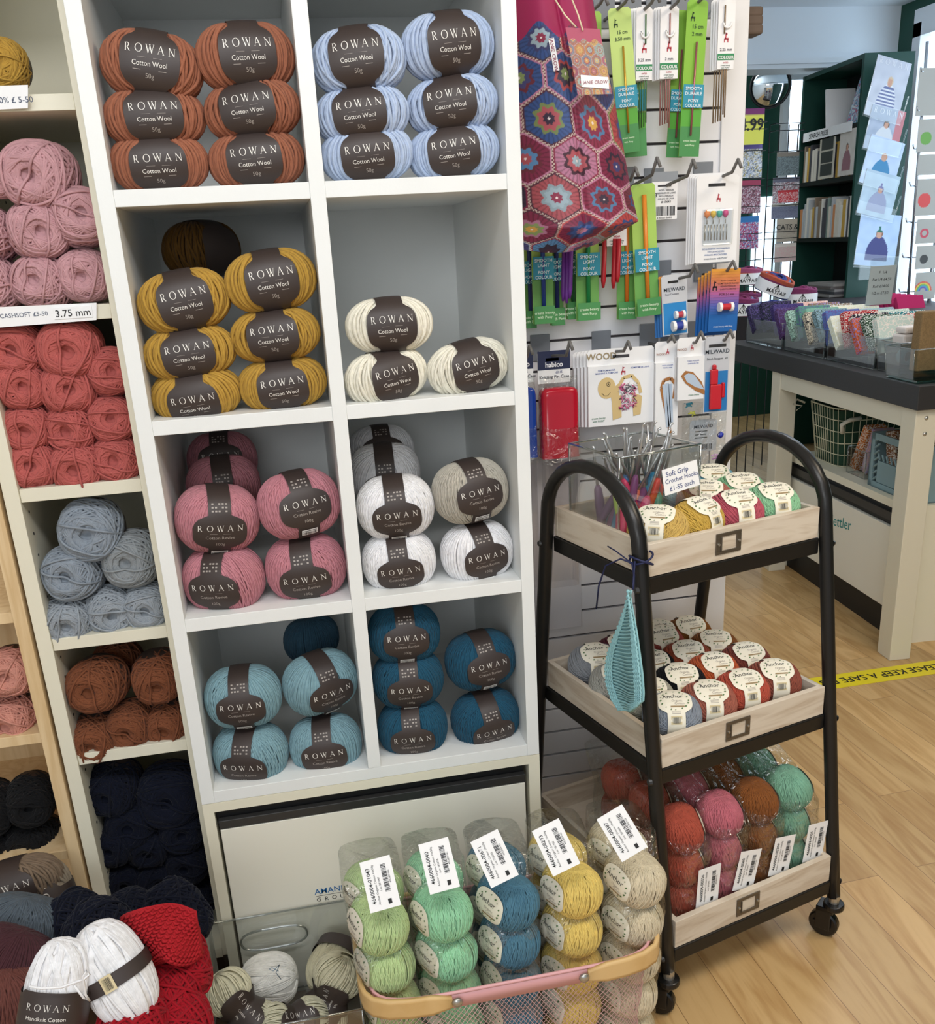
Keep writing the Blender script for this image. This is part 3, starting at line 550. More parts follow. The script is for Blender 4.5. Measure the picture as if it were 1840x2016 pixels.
# ---- cellophane packs
def pack(name, mw, nx, ny, nz, col, cn, where, sw, bt, sticker_m, code, lat, sc=.93, rots=(0, 0), extra=.004):
    """column pack: ny deep, nz high; mw at base centre; sw = half width, bt = half depth"""
    i = 0; hgt = nz * .0605 * sc + .004
    for a in range(ny):
        for b in range(nz):
            y = (a - (ny - 1) / 2) * (.0655 if ny < 3 else .080) * sc; z = .031 * sc + b * .0605 * sc
            pos = mw @ Vector((0, y, z)); q = mw.to_3x3().to_euler()
            ball('an', pos, (math.degrees(q.z) + rots[0] + random.uniform(-6, 6), rots[1] + random.uniform(-6, 6), random.uniform(-10, 10)), col, '%s bagged ball %s, %s of its %s column' % (cn, where, ['lowest', 'second', 'third', 'fourth', 'fifth'][b] if b < nz - 1 else 'topmost', ['front', 'middle' if ny > 2 else 'rear', 'rear'][a]), '%s bagged balls %s' % (cn, where), sc, showlabel='patch')
    t = thing(name, 'clear bag of %s balls %s with white barcode sticker' % (cn, where), 'yarn pack', mw)
    mb = MB(); rd = random.Random(code[0])
    def fn(u, v):
        a = 2 * PI * u; ca, sa = math.cos(a), math.sin(a); k = (abs(ca) ** 5 + abs(sa) ** 5) ** (-1 / 5)
        z = v * (hgt + .012); tp = 1.0 if v < .72 else 1 - .62 * ((v - .72) / .28) ** 1.3; n = noise.noise(Vector((ca * 2.2, sa * 2.2 + code[1] if isinstance(code, tuple) else sa, v * 7))) * .0035
        return (ca * k * (sw + n), sa * k * (bt * (tp if sa < 0 else 1) + n) + (1 - tp) * bt * .35, z + (.006 * noise.noise(Vector((u * 9, v * 3, 1))) if v > .9 else 0))
    mb.grid(40, 26, fn, closeu=True); mb.add([], [])
    top = [len(mb.v) - 40 + i for i in range(40)]; mb.f.append(tuple(top)); mb.m.append(0)
    obj('plastic_bag', mb, CELLO, t, smooth=True)
    mb = MB(); W2, H2 = .0225, .036
    mb.box(-W2, W2, -.0004, 0, -H2, H2); st = obj('barcode_sticker', mb, WHITEP, t, mw=sticker_m)
    mb = MB(); fnp = lambda x, y: Vector((-y * .88, -.0009, x * .88))    # text runs upward
    put(mb, text2d(code[0], .0092, 'C', .008), fnp, 0, .0125); put(mb, text2d('Anchor Organic Cotton 10x50g', .0049), fnp, 0, .0055); put(mb, text2d(lat, .0046), fnp, 0, -.001); put(mb, bars(.045, .0085, 34, 3), fnp, .008, -.0148)
    put(mb, text2d('4053859162', .0042), fnp, .008, -.0188); put(mb, rect(-.034, -.013, -.026, -.007), fnp); obj('lettering', mb, INK, st)
# basket
bk = thing('basket', 'pink wire mesh basket with pale wooden strap handles holding bagged yarn', 'basket', T(.40, -.168, H))
PINK = M('pink_enamel', 'e0a9ac', .4); MESHM = M('pink_mesh_wire', 'e2b9b9', .45); HAND = wood_mat('bent_birch', 'e0bd84', 'cfa768', (6, 6, 6), rough=.5, amt=.4)
bx, by, bz = .205, .106, .228
def rr(a, x, y, r=.055):
    ca, sa = math.cos(a), math.sin(a); n = 6; k = (abs(ca) ** n + abs(sa) ** n) ** (-1 / n); return Vector((ca * k * x, sa * k * y, 0))
def bsk(s, z): f = .90 + .10 * z / bz; p = rr(2 * PI * s, bx * f, by * f); p.z = z; return p
mb = MB(); mb.grid(96, 1, lambda u, v: bsk(u, bz - .026 * v) * 1.0, closeu=True); obj('rim_band', mb, PINK, bk, smooth=True, solid=.002)
mb = MB(); mb.tube([bsk(i / 96, bz) for i in range(96)], .0026, 6, closed=True); obj('rim_wire', mb, PINK, bk, smooth=True)
mb = MB(); N = 190
def mz(j): return .006 + (bz - .03) * j / 40
for i in range(N):
    for sg in (1, -1):
        if i % 1 == 0:
            pts = [bsk(i / N + sg * j / 40 * .105, mz(j)) for j in range(0, 41, 5)]; mb.tube(pts, .00042, 3, cap=False)
o = obj('wire_mesh', mb, MESHM, bk); o['kind'] = 'stuff'
mb = MB(); mb.grid(60, 1, lambda u, v: bsk(u, .001) * (1 - v * .99), closeu=True); obj('base', mb, PINK, bk, solid=.002)
for sx in (-1, 1):
    mb = MB(); pts = []
    for k in range(25):
        a = -PI / 2 * sx * 0 + (-1 + 2 * k / 24); th = (PI if sx < 0 else 0) + a * 1.02
        s = th / (2 * PI); p = bsk(s, bz - .013); q = p.copy(); q.z = 0; n_ = q.normalized(); pts.append(p + Vector((n_.x, n_.y, 0)) * .006)
    fr_ = []; 
    # strap runs straight along front and back then round the end
    xs = .085; pl = [Vector((sx * xs, -by - .004, bz - .013))] + [bsk(((PI if sx < 0 else 0) + sg_ * 1.0 * sx) / (2 * PI), bz - .013) for sg_ in []]
    path = []; 
    for k in range(31):
        a = -PI / 2 + PI * k / 30; ca, sa = math.cos(a), math.sin(a); n = 6; kk = (abs(ca) ** n + abs(sa) ** n) ** (-1 / n); path.append(Vector((sx * ca * kk * (bx + .012), sa * kk * (by + .005), bz - .010)))
    path = [p for p in path if abs(p.x) > .075]; 
    mb.grid(len(path) - 1, 6, lambda u, v: path[round(u * (len(path) - 1))] + Vector((0, 0, (v - .5) * .03 * (1 if 0 < round(u * (len(path) - 1)) < len(path) - 1 else .55))))
    hd = obj('handle', mb, HAND, bk, smooth=True, solid=.006)
    for sy in (-1, 1): mb = MB(); mb.lathe([(.001, .0045), (.0065, .003), (.0078, 0)][::-1], 16, mat=T(sx * .09, sy * (by + .0075), bz - .010) @ RX(90 if sy < 0 else -90)); obj('rivet', mb, MATS['steel'], hd, smooth=True)
PK = [('pale lime', '#c4dba0', .234, -8, '4660004-01043', 'Lot: 281047', (767, 1835)), ('mint', '#a3dcb2', .316, -4, '4660004-0040', 'Lot: 28107A', (871, 1775)), ('petrol blue', '#568399', .403, 0, '4660004-00671', 'Lot: 272200', (992, 1760)), ('sunny yellow', '#eed277', .492, 3, '4660004-00293', 'Lot: 281358', (1115, 1750)), ('ecru', '#dccfb2', .578, 8, '4660004-00387', 'Lot: 28106A', (1240, 1740))]
for i, (cn, col, x, ln, code, lot, _) in enumerate(PK):
    base = T(x + .0, -.168, H + .004) @ RY(ln * .35)
    stm = base.inverted() @ T(onY([748, 864, 973, 1094, 1224][i], [1740, 1704, 1690, 1668, 1640][i], -.252)) @ RY([-7, -7, -20, -20, -26][i]) @ RX(-34) @ Matrix.Scale(.9, 4)
    pack('yarn_pack', base, 1, 2, 5, col, cn, 'in the pink basket', .0425, .074, stm, (code, i * 3.1), lot, 1.12, (-66, -8))
PK2 = [('burnt red', '#b55542', .06, '4660004-00336', 'Lot: 281092'), ('rose pink', '#c66f7c', .14, '4660004-0060', 'Lot: 280917'), ('cinnamon', '#8c5428', .215, '4660004-00309', 'Lot: 281078'), ('sea green', '#84b69c', .29, '4660004-0021', 'Lot: 281020')]
for i, (cn, col, x, code, lot) in enumerate(PK2):
    base = TR @ T(x, .066, tz[2] - .043)
    stm = T(.016, -.1345, .072) @ RY([3, 12, 10, 7][i])
    pack('yarn_pack', base, 1, 3, 3, col, cn, 'on the bottom trolley tray', .0395, .132, stm, (code, 20 + i * 2.3), lot, 1.02, (70, -10))

# ================================================================== KNITTED SWATCH + RIBBON
SWM = M('aqua_knit', '93c3c8', .9, bump=.3, bscale=500)
mb = MB(); Lh = TR
def swp(s, z): return Vector((-.042, s, z))
Lp = [(-.026, .289), (-.016, .262), (-.002, .233), (.017, .2), (.034, .168), (.042, .14), (.041, .115), (.029, .095), (.010, .083)]
Rp = [(-.022, .289), (-.029, .27), (-.038, .25), (-.047, .228), (-.056, .2), (-.064, .175), (-.069, .15), (-.070, .138), (-.062, .128)]
def interp(P, t): t = max(0, min(.9999, t)) * (len(P) - 1); i = int(t); f = t - i; return P[i][0] * (1 - f) + P[i + 1][0] * f, P[i][1] * (1 - f) + P[i + 1][1] * f
def sw(u, v, w=0):
    a = interp(Lp, v); b = interp(Rp, v); s = a[0] * (1 - u) + b[0] * u; z = a[1] * (1 - u) + b[1] * u - .008 * math.sin(PI * u) * v
    edge = min(u, 1 - u) < .16 or v > .86; fold = .012 * math.sin(u * 4.5 + .6) * v
    return Vector((-.046 + fold - .003 * w, s, z))
tx = thing('knitted_swatch', 'small aqua knitted swatch hanging from the left post of the trolley', 'knitting', TR)
mb = MB(); mb.grid(30, 40, lambda u, v: sw(u, v), 0); obj('knit_backing', mb, SWM, tx, smooth=True, solid=.002)
mb = MB()
for j in range(34):
    v = (j + .5) / 34; mb.tube([sw(.14 + .72 * k / 24, v * .86, 0) + Vector((-.0026 - .0009 * (k % 2), 0, 0)) for k in range(25)], .0015, 5)
obj('rows', mb, SWM, tx, smooth=True)['label'] = 'ribbed stocking stitch rows'
mb = MB()
def garter(uf, vf, n, wv):
    for q in range(4):
        pts = []
        for k in range(n): u, v = uf(k / (n - 1), q), vf(k / (n - 1), q); pts.append(sw(u, v) + Vector((-.0032 - .0022 * (k % 2), .0, .0016 * (k % 2))))
        mb.tube(pts, .0019, 5)
garter(lambda t, q: .02 + .036 * q, lambda t, q: t, 60, 0); garter(lambda t, q: .98 - .036 * q, lambda t, q: t, 60, 0); garter(lambda t, q: t, lambda t, q: .99 - .035 * q, 40, 0)
obj('garter_border', mb, SWM, tx, smooth=True)
rb = thing('ribbon', 'dark navy ribbon tied round the front left trolley post holding the swatch', 'ribbon', TR)
NAVY = M('navy_ribbon', '18204a', .6); mb = MB(); zc = .325; yc = .127 - hw(zc)
mb.tube([(-.0135 + .0165 * math.cos(a), yc + .0165 * math.sin(a), zc + .006 * math.cos(a * 1)) for a in [2 * PI * k / 20 for k in range(20)]], .0016, 6, closed=True)
mb.tube([(-.0135 + .0168 * math.cos(a), yc + .0168 * math.sin(a), zc - .004 - .008 * math.cos(a)) for a in [2 * PI * k / 20 for k in range(20)]], .0016, 6, closed=True); obj('loop', mb, NAVY, rb, smooth=True)
mb = MB(); mb.tube([(-.032, yc - .004, zc - .004), (-.04, yc + .012, zc + .0), (-.05, yc + .035, zc - .015), (-.052, yc + .05, zc - .05), (-.05, yc + .06, zc - .09)], .0013, 6); mb.tube([(-.032, yc - .004, zc - .004), (-.036, yc + .03, zc + .006), (-.036, yc + .05, zc + .008)], .001, 6); mb.tube([(-.032, yc - .004, zc - .002), (-.034, yc - .012, zc - .02), (-.042, -.024, .289)], .0016, 6); mb.tube([(-.03, yc - .008, zc), (-.04, yc - .018, zc - .03), (-.042, -.024, .29)], .0013, 6); obj('tails', mb, NAVY, rb, smooth=True)

# ================================================================== CROCHET HOOK BOX on top tray
def open_bin(name, mw, x, y, z, label, cat='box', th=.0028, taper=.0, mat=BINM, edge=EDGE, group=None):
    t = thing(name, label, cat, mw, group); mb = MB(); k = 1 - taper
    for (a, b) in (((-x, -y), (x, -y)), ((x, -y), (x, y)), ((x, y), (-x, y)), ((-x, y), (-x, -y))):
        mb.add([(a[0] * k, a[1] * k, 0), (b[0] * k, b[1] * k, 0), (b[0], b[1], z), (a[0], a[1], z)], [(0, 1, 2, 3)])
    mb.add([(-x * k, -y * k, 0), (x * k, -y * k, 0), (x * k, y * k, 0), (-x * k, y * k, 0)], [(0, 3, 2, 1)]); obj('walls', mb, mat, t, solid=th)
    mb = MB(); c = [(-x, -y), (x, -y), (x, y), (-x, y)]
    mb.tube([(p[0], p[1], z) for p in c], th * .8, 6, closed=True); mb.tube([(p[0] * k, p[1] * k, 0) for p in c], th * .7, 6, closed=True)
    for p in c: mb.tube([(p[0] * k, p[1] * k, 0), (p[0], p[1], z)], th * .7, 6)
    obj('edges', mb, edge, t, smooth=True); return t
HB = TR @ T(.083, .15, tz[0] - .042); open_bin('crochet_hook_box', HB, .075, .068, .152, 'clear acrylic box full of crochet hooks on the top trolley tray')
HC = ['#7a3b78', '#2b87b5', '#d02e68', '#2a9a8a', '#7a3b78', '#a6c53a', '#d23b34', '#5a2f63', '#2d6fae', '#cf3f7a', '#3a9c8c', '#6d3470', '#e2705a']
HN = {'#7a3b78': 'purple', '#2b87b5': 'blue', '#d02e68': 'hot pink', '#2a9a8a': 'teal', '#a6c53a': 'lime green', '#d23b34': 'red', '#5a2f63': 'dark violet', '#2d6fae': 'royal blue', '#cf3f7a': 'magenta', '#3a9c8c': 'sea green', '#6d3470': 'plum', '#e2705a': 'coral'}
mb = MB(); mb.tube([(0, 0, 0), (0, 0, .006), (0, 0, .02), (0, 0, .05), (0, 0, .075), (0, 0, .082)], [.004, .0068, .0074, .0078, .006, .003], 10, flat=.75); GRIP = mb.mesh('grip', PLAST)
mb = MB(); mb.tube([(0, 0, .08), (0, 0, .135), (0, .0006, .148), (0, .0016, .152), (0, -.0004, .155), (0, 0, .157)], [.0019, .0019, .0014, .0012, .0019, .0008], 8); SHAFT = mb.mesh('shaft', M('aluminium', 'c9cbcc', .28, metal=.75))
rd = random.Random(21)
for i in range(34):
    col = HC[i % 13]; bx_, by_, tx_, ty_ = rd.uniform(-.055, .055), rd.uniform(-.048, .048), rd.uniform(-.062, .062), rd.uniform(-.055, .055)
    hk = thing('crochet_hook', '%s crochet hook in the acrylic box, grip at its %s, leaning %s' % (HN[col], ('left ' if bx_ < -.02 else 'right ' if bx_ > .02 else 'middle ') + ('front' if by_ < 0 else 'back'), ('right' if tx_ > bx_ + .02 else 'left' if tx_ < bx_ - .02 else 'hardly')), 'crochet hook', HB @ T(bx_, by_, .01 + .006 * (i % 3)) @ (Vector((tx_ - bx_, ty_ - by_, .15)).to_track_quat('Z', 'Y').to_matrix().to_4x4()) @ Matrix.Diagonal((1.25, 1.25, [1.02, .92, 1.1, .85][i % 4], 1)), 'crochet hooks in the acrylic box')
    link('grip', GRIP, hk, col); link('shaft', SHAFT, hk)
a, b = TR @ Vector((.145, .074, .37)), 0
sg = thing('price_card', 'white card handwritten with the crochet hook price on the acrylic box', 'sign', TR @ T(.118, .0765, .405) @ RY(-6) @ RX(-6))
mb = MB(); mb.box(-.033, .033, -.0006, 0, -.019, .021); obj('card', mb, WHITEP, sg); mb = MB(); BI = M('blue_pen', '2a3a78', .6)
put(mb, text2d('Soft Grip', .0115), plane_fn(T(-.006, -.0006, .0085))); put(mb, text2d('Crochet Hooks', .0098), plane_fn(T(.001, -.0006, -.002))); put(mb, text2d('£1-55 each', .0105), plane_fn(T(0, -.0006, -.0145))); obj('lettering', mb, BI, sg)
#@@PART2
# ================================================================== BINS AT THE BOTTOM LEFT
BZ = -.23
b2 = open_bin('clear_bin', T(.07, -.125, -.385) @ RZ(0), .112, .118, .155, 'clear acrylic bin with a moulded slot handle holding cream skeins in front of the cabinet')
mb = MB(); mb.tube([(.052 * math.copysign(abs(math.cos(a)) ** .6, math.cos(a)), .0, .019 * math.copysign(abs(math.sin(a)) ** .8, math.sin(a))) for a in [2 * PI * k / 40 for k in range(40)]], .002, 6, closed=True, mat=T(-.012, .112, .112)); obj('slot_handle', mb, EDGE, b2, smooth=True)
mb = MB(); mb.box(-.05, .19, -.24, -.01, H, -.388); bxp = tag(obj('wooden_stool', mb, M('dark_oak', '5d4128', .5, var=.3), bevel=.004), 'low dark wooden block standing under the clear bin of cream skeins', 'stool')
def skein(name, loc, rot, L, r, col, label, group=None, seed=1, yr=.0016, band=None, nl=46, mi=None):
    rd = random.Random(seed); t = thing(name, label, 'yarn', T(loc) @ RZ(rot[0]) @ RX(rot[1]) @ RY(rot[2]), group)
    mb = MB(); mb.grid(24, 14, lambda u, v: (lambda d: d * (abs(d.x / L) ** 2.5 + abs(d.y / r) ** 2.5 + abs(d.z / r) ** 2.5) ** (-.4) * .985)(Vector((math.cos(PI * v), max(1e-4, math.sin(PI * v)) * math.cos(2 * PI * u), max(1e-4, math.sin(PI * v)) * math.sin(2 * PI * u)))), closeu=True)
    for i in range(nl * 3):
        if i % 8 == 0: tb = rd.gauss(0, .16)
        ph = PI * i / (nl * 3) ; tw = tb + rd.gauss(0, .012); n = Vector((tw, math.cos(ph), math.sin(ph))).normalized(); u = n.orthogonal().normalized(); w = n.cross(u); pts = []; ex = rd.uniform(-.3, .3) * yr + (.25 * yr if (i // 8) % 2 else -.25 * yr)
        for k in range(34):
            a = 2 * PI * k / 34; d = u * math.cos(a) + w * math.sin(a); q = (abs(d.x / L) ** 2.5 + abs(d.y / r) ** 2.5 + abs(d.z / r) ** 2.5) ** (-1 / 2.5); pts.append(d * (q + ex))
        mb.tube(pts, yr, 4, closed=True)
    obj('yarn', mb, YARN, t, col, smooth=True)
    if band:
        mb = MB(); wv = band[0]; RB = lambda a, e=0: (r * (abs(math.cos(a)) ** 2.5 + abs(math.sin(a)) ** 2.5) ** (-.4) + .0048 + e); rb_ = r + .005
        mb.grid(40, 2, lambda u, v: (band[1] + (v - .5) * 2 * (wv if abs(u - .5) > .14 or len(band) < 4 else wv * 1.3), RB(2 * PI * u) * math.cos(2 * PI * u), RB(2 * PI * u) * math.sin(2 * PI * u)), closeu=True); lb = obj('label', mb, LABEL, t, smooth=True)
        if len(band) > 2:
            f = lambda x, y: Vector((band[1] + x, rb_ * 1.01 * math.cos(-PI / 2 + y / rb_), rb_ * 1.01 * math.sin(-PI / 2 + y / rb_)))
            mb = MB()
            if band[2] == 'R': 
                f = lambda x, y: Vector((band[1] + y, -RB(x / rb_, .0008) * math.cos(x / rb_), -RB(x / rb_, .0008) * math.sin(x / rb_)))
                put(mb, rowan(.007, band[3]), f, 0, .004); put(mb, text2d(band[4], .006), f, 0, -.006); put(mb, text2d('50g', .0055), f, 0, -.0145)
                obj('lettering', mb, LTXT, lb)
            if band[2] == 'B':
                f = lambda x, y: Vector((band[1] + x, -RB(y / rb_, .001) * math.cos(y / rb_), RB(y / rb_, .001) * math.sin(y / rb_)))
                mb.grid(3, 6, lambda u, v: f(-.0095 + .019 * u, -.007 + .014 * v)); put(mb, bars(.009, .014, 14), lambda x, y: Vector(f(y - .007, x)) * 1.004, 0, 0, 1); obj('barcode_sticker', mb, [BEIGE, INK], lb)
    return t
CS = '#dcd8bc'
def pz(u, v, z): return onZ(u, v, z)
skein('yarn_ball', onY(530, 1930, -.075), (0, 0, 0), .043, .038, '#efede6', 'round off-white ball with a loose blue thread on top in the clear bin', None, 3, .0011, None, 24)
mb = MB(); fpt = [(548, 1912), (535, 1905), (530, 1908), (538, 1912), (545, 1904), (550, 1899), (545, 1912), (543, 1915), (553, 1928)]
mb.tube([onY(u, v, -.122) for u, v in fpt], .0006, 5); th = tag(obj('loose_thread', mb, M('blue_thread', '7d92a5', .7), smooth=True), 'thin grey blue thread lying on the round off-white ball', 'thread')
def bow(loc, rot, L, r, col, label, seed, lab_px=None, group='cream skeins in the clear bin'):
    """fat hank pinched by its label in the middle"""
    rd = random.Random(seed); t = thing('yarn_hank', label, 'yarn', T(loc) @ RZ(rot[0]) @ RX(rot[1]) @ RY(rot[2]), group); mb = MB()
    prof = lambda x: r * (.62 + .38 * min(1, abs(x / L) * 2.4)) * max(0, 1 - abs(x / L) ** 5) ** .5
    mb.grid(20, 16, lambda u, v: (L * (2 * v - 1) * .97, prof(L * (2 * v - 1)) * .9 * math.cos(2 * PI * u), prof(L * (2 * v - 1)) * .9 * math.sin(2 * PI * u)), closeu=True)
    for i in range(90):
        a0 = 2 * PI * i / 90 + rd.gauss(0, .03); tw = rd.gauss(.35, .2); pts = []
        for k in range(21):
            x = L * (-1 + 2 * k / 20) * .985; a = a0 + tw * x / L; p = prof(x) + rd.uniform(-.0004, .0004); pts.append((x, p * math.cos(a), p * math.sin(a)))
        mb.tube(pts, .0011, 4)
    obj('yarn', mb, YARN, t, col, smooth=True)
    mb = MB(); rb_ = r * .72
    w = lambda th: .014 if abs(th) > .75 else .030 * (1 - (abs(th) / .78) ** 3) ** .5 if abs(th) < .78 else .014
    mb.grid(12, 40, lambda u, v: (lambda x, a: (x, -(prof(x) + .003) * math.cos(a), (prof(x) + .003) * math.sin(a)))((u * 2 - 1) * max(.014, w((v * 2 - 1) * PI)), (v * 2 - 1) * PI)); lb = obj('label', mb, LABEL, t, smooth=True)
    f = lambda x, y: Vector((x, -(prof(x) + .0038) * math.cos(y / rb_), (prof(x) + .0038) * math.sin(y / rb_))); mb = MB()
    put(mb, rowan(.0065, .045), f, 0, .006); put(mb, text2d('Cotton', .005), f, 0, -.003); put(mb, text2d('50g', .0045), f, 0, -.011); obj('lettering', mb, LTXT, lb); return t
bow(onY(475, 1985, -.15), (10, -30, 62), .062, .036, CS, 'cream cotton hank lying at the front left of the clear bin', 5)
bow(onY(650, 1960, -.12), (-5, -20, -62), .066, .040, '#d8d2b4', 'cream cotton hank with a dark label standing at the right of the clear bin', 6)
bow(onY(575, 2010, -.16), (30, -30, 20), .055, .03, CS, 'cream hank low in the middle of the clear bin, mostly under the others', 7)
skein('yarn_ball', onY(655, 1905, -.07), (60, 0, 0), .045, .036, '#ccc6a8', 'cream ball with a dark band behind the right cream hank', None, 8, .0012, (.012, .02))
# left bin
b1 = open_bin('clear_bin', T(-.108, -.21, -.29), .078, .155, .14, 'clear acrylic bin crammed with white, red and navy balls at the bottom left')
mb = MB(); mb.box(-.25, -.03, -.37, -.04, H, -.295); tag(obj('wooden_stool', mb, MATS['dark_oak'], bevel=.004), 'low dark wooden block under the clear bin of white and red yarn', 'stool')
skein('yarn_ball', onY(112, 1955, -.36), (0, -25, -76), .058, .032, '#f4f4f6', 'white cotton ball with dark lettered label at the bottom left of the clear bin', 'white cotton balls in the bin', 11, .0018, (.018, -.012, 'R', .044, 'Handknit Cotton'))
skein('yarn_ball', onY(228, 1915, -.33), (0, -25, 68), .062, .036, '#f5f5f7', 'white cotton ball with a dark band and barcode, in the middle of the bin', 'white cotton balls in the bin', 12, .0018, (.0085, 0, 'B'))
mb = MB(); mb.tube([onY(u, v, -.40) for u, v in [(58, 1942), (80, 1946), (120, 1944), (165, 1928), (176, 1918), (170, 1911), (163, 1922), (168, 1958), (176, 1970), (165, 1965), (146, 1940)]], .0014, 6)
tag(obj('loose_thread', mb, M('white_thread', 'f0f0f2', .8), smooth=True), 'looped white yarn tail hanging off the lettered white ball', 'thread')
RED = '#a01020'
for u, v, y, s, nm in [(330, 1965, -.3, .036, 'lower right corner of the bin'), (350, 2040, -.34, .036, 'at the bottom right edge of the photo'), (262, 2040, -.36, .034, 'at the bottom edge beside a white ball')]:
    p = onY(u, v, y); ball('dk', p, (0, 20, 0), RED, 'scarlet ball seen end-on, ' + nm, 'scarlet balls', 1.1, showlabel=False)
ball('dk', onY(345, 1900, -.26), (20, 30, 0), RED, 'scarlet ball under the red knitted swatch', 'scarlet balls', 1.1, showlabel=False)
for u, v, y, nm in [(158, 1830, -.12, 'upper left in the bin'), (265, 1825, -.1, 'upper middle of the bin'), (345, 1805, -.09, 'upper right of the bin'), (205, 1850, -.2, 'between the white balls')]:
    ball('dk', onY(u, v, y), (40, 30, 0), NV, 'navy ball, ' + nm, 'navy balls in the clear bin', 1.15, showlabel=False)
# red swatch: crumpled knitted cloth
RK = M('red_knit', 'a90f1c', .9); tx = thing('knitted_swatch', 'crumpled scarlet knitted swatch lying on top of the red balls', 'knitting'); c0 = onY(322, 1866, -.3)
def rs(u, v):
    x = (u - .5) * .080; z = (v - .5) * .090 * (1 - .25 * abs(2 * u - 1) ** 3); e = noise.noise(Vector((u * 2.2, v * 2.2, 3)))
    return c0 + Vector((x + .012 * math.sin(v * 4) * (1 - u), -.045 * math.cos((u - .5) * 2.9) * math.cos((v - .5) * 2.8) - .022 * e + .03, z * (1 - .15 * abs(u - .5)) + .008 * math.sin(u * 5)))
mb = MB(); mb.grid(40, 40, rs); obj('knit_backing', mb, RK, tx, smooth=True, solid=.004)
mb = MB()
for j in range(24):
    mb.tube([rs((k + .5) / 40, (j + .5) / 24) + Vector((0, -.002 - (.004 if (k // 2 + j) % 2 else 0), .0008 * (k % 2))) for k in range(40)], .0017, 5)
obj('moss_stitch_rows', mb, RK, tx, smooth=True)
# far left pile
LM = [(15, 1840, -.06, 'black', '#16151a', 'dk', 'dark ball with a wide label'), (95, 1770, -.0, 'cream', '#8d8272', 'cw', 'beige chunky ball with a dark label turned on end'), (40, 1835, -.12, 'mid grey', '#55606a', 'cr', 'grey marl ball'), (15, 1905, -.2, 'plum', '#4a2a30', 'cr', 'plum marl ball'), (20, 1975, -.24, 'brown', '#6b3f38', 'cr', 'brown marl ball')]
for i, (u, v, y, cn, col, kd, nm) in enumerate(LM):
    lab = kd == 'cw'; ball(kd, onY(u, v, y), (0, -20, [0, 80, 20, 30, 10][i]), col, nm + [' behind the pile', ' beside the birch panel', ' in the left heap', ' left of the white ball', ' at the bottom left corner'][i], None, 1.05, showlabel=lab)
ball('cw', onY(30, 1738, -.0), (0, -10, -8), '#7c6a58', 'taupe chunky ball with a very wide dark label below the black balls', None, (1.15, 1, .95))
mb = MB(); mb.box(-.48, -.245, -.32, .0, H, -.36); tag(obj('floor_crate', mb, MATS['dark_oak'], bevel=.004), 'dark wooden crate under the heap of marl balls at the bottom left', 'crate')

# ================================================================== SLATWALL
SY = .38; SX0, SX1 = XR + .002, 1.008
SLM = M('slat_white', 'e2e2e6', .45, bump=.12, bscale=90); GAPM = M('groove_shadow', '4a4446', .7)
swl = thing('slatwall_panel', 'white slatwall panel with dark grooves between the shelving and the doorway', 'slatwall', T(0, 0, 0))
mb = MB(); PZ = .0528; z0_ = .0062
for k in range(-9, 34):
    za, zb = z0_ + k * PZ + .0022, z0_ + (k + 1) * PZ - .0022; mb.box(SX0, .965, SY, SY + .008, za, min(zb, 1.768))
    if zb > 1.7: break
o = obj('slats', mb, SLM, swl, bevel=.0008)
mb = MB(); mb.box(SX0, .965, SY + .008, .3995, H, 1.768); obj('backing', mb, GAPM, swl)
mb = MB(); mb.box(.965, SX1, SY - .004, .3995, H, 1.768); obj('end_post', mb, M('post_white', 'e6e5e6', .5), swl, bevel=.001)
mb = MB(); p = onY(1062, 900, SY - .01); q = onY(1138, 1225, SY - .01); mb.box(.605, .70, SY - .012, SY - .0005, .03, .40); tag(obj('sheet_board', mb, M('washed_board', 'd4d2d6', .6, var=.05), bevel=.001), 'pale whitewashed board leaning on the slatwall behind the trolley arch', 'board')
HKM = M('hook_grey', '6c6a68', .45)
def hook(u0, v0, u1, v1, y0, where, bent=True):
    r = onY(u0, v0, y0); e = onX(u1, v1, r.x)
    if not (.12 < e.y < y0 - .02): e = Vector((r.x, y0 - .09, r.z + .004))
    t = thing('display_hook', 'grey metal display prong ' + where, 'hook', T(r.x, SY, r.z + .0)); o = Vector((r.x, SY, r.z)); mb = MB()
    b = Vector((0, 0, 0)); root = Vector((0, y0 - SY + .03, 0)); tip = e - o
    mb.tube([b, Vector((0, (y0 - SY) * .5, 0)), Vector((0, tip.y + .02, (tip.z) * .35)), tip], .0026, 8)
    if bent: mb.tube([tip, tip + Vector((.004, -.004, -.014))], .0026, 8)
    obj('prong', mb, HKM, t, smooth=True); mb = MB(); mb.box(-.018, .018, -.003, 0, -.012, .035); obj('mount_plate', mb, M('plate_grey', '7b7f86', .5), t, bevel=.001); return t
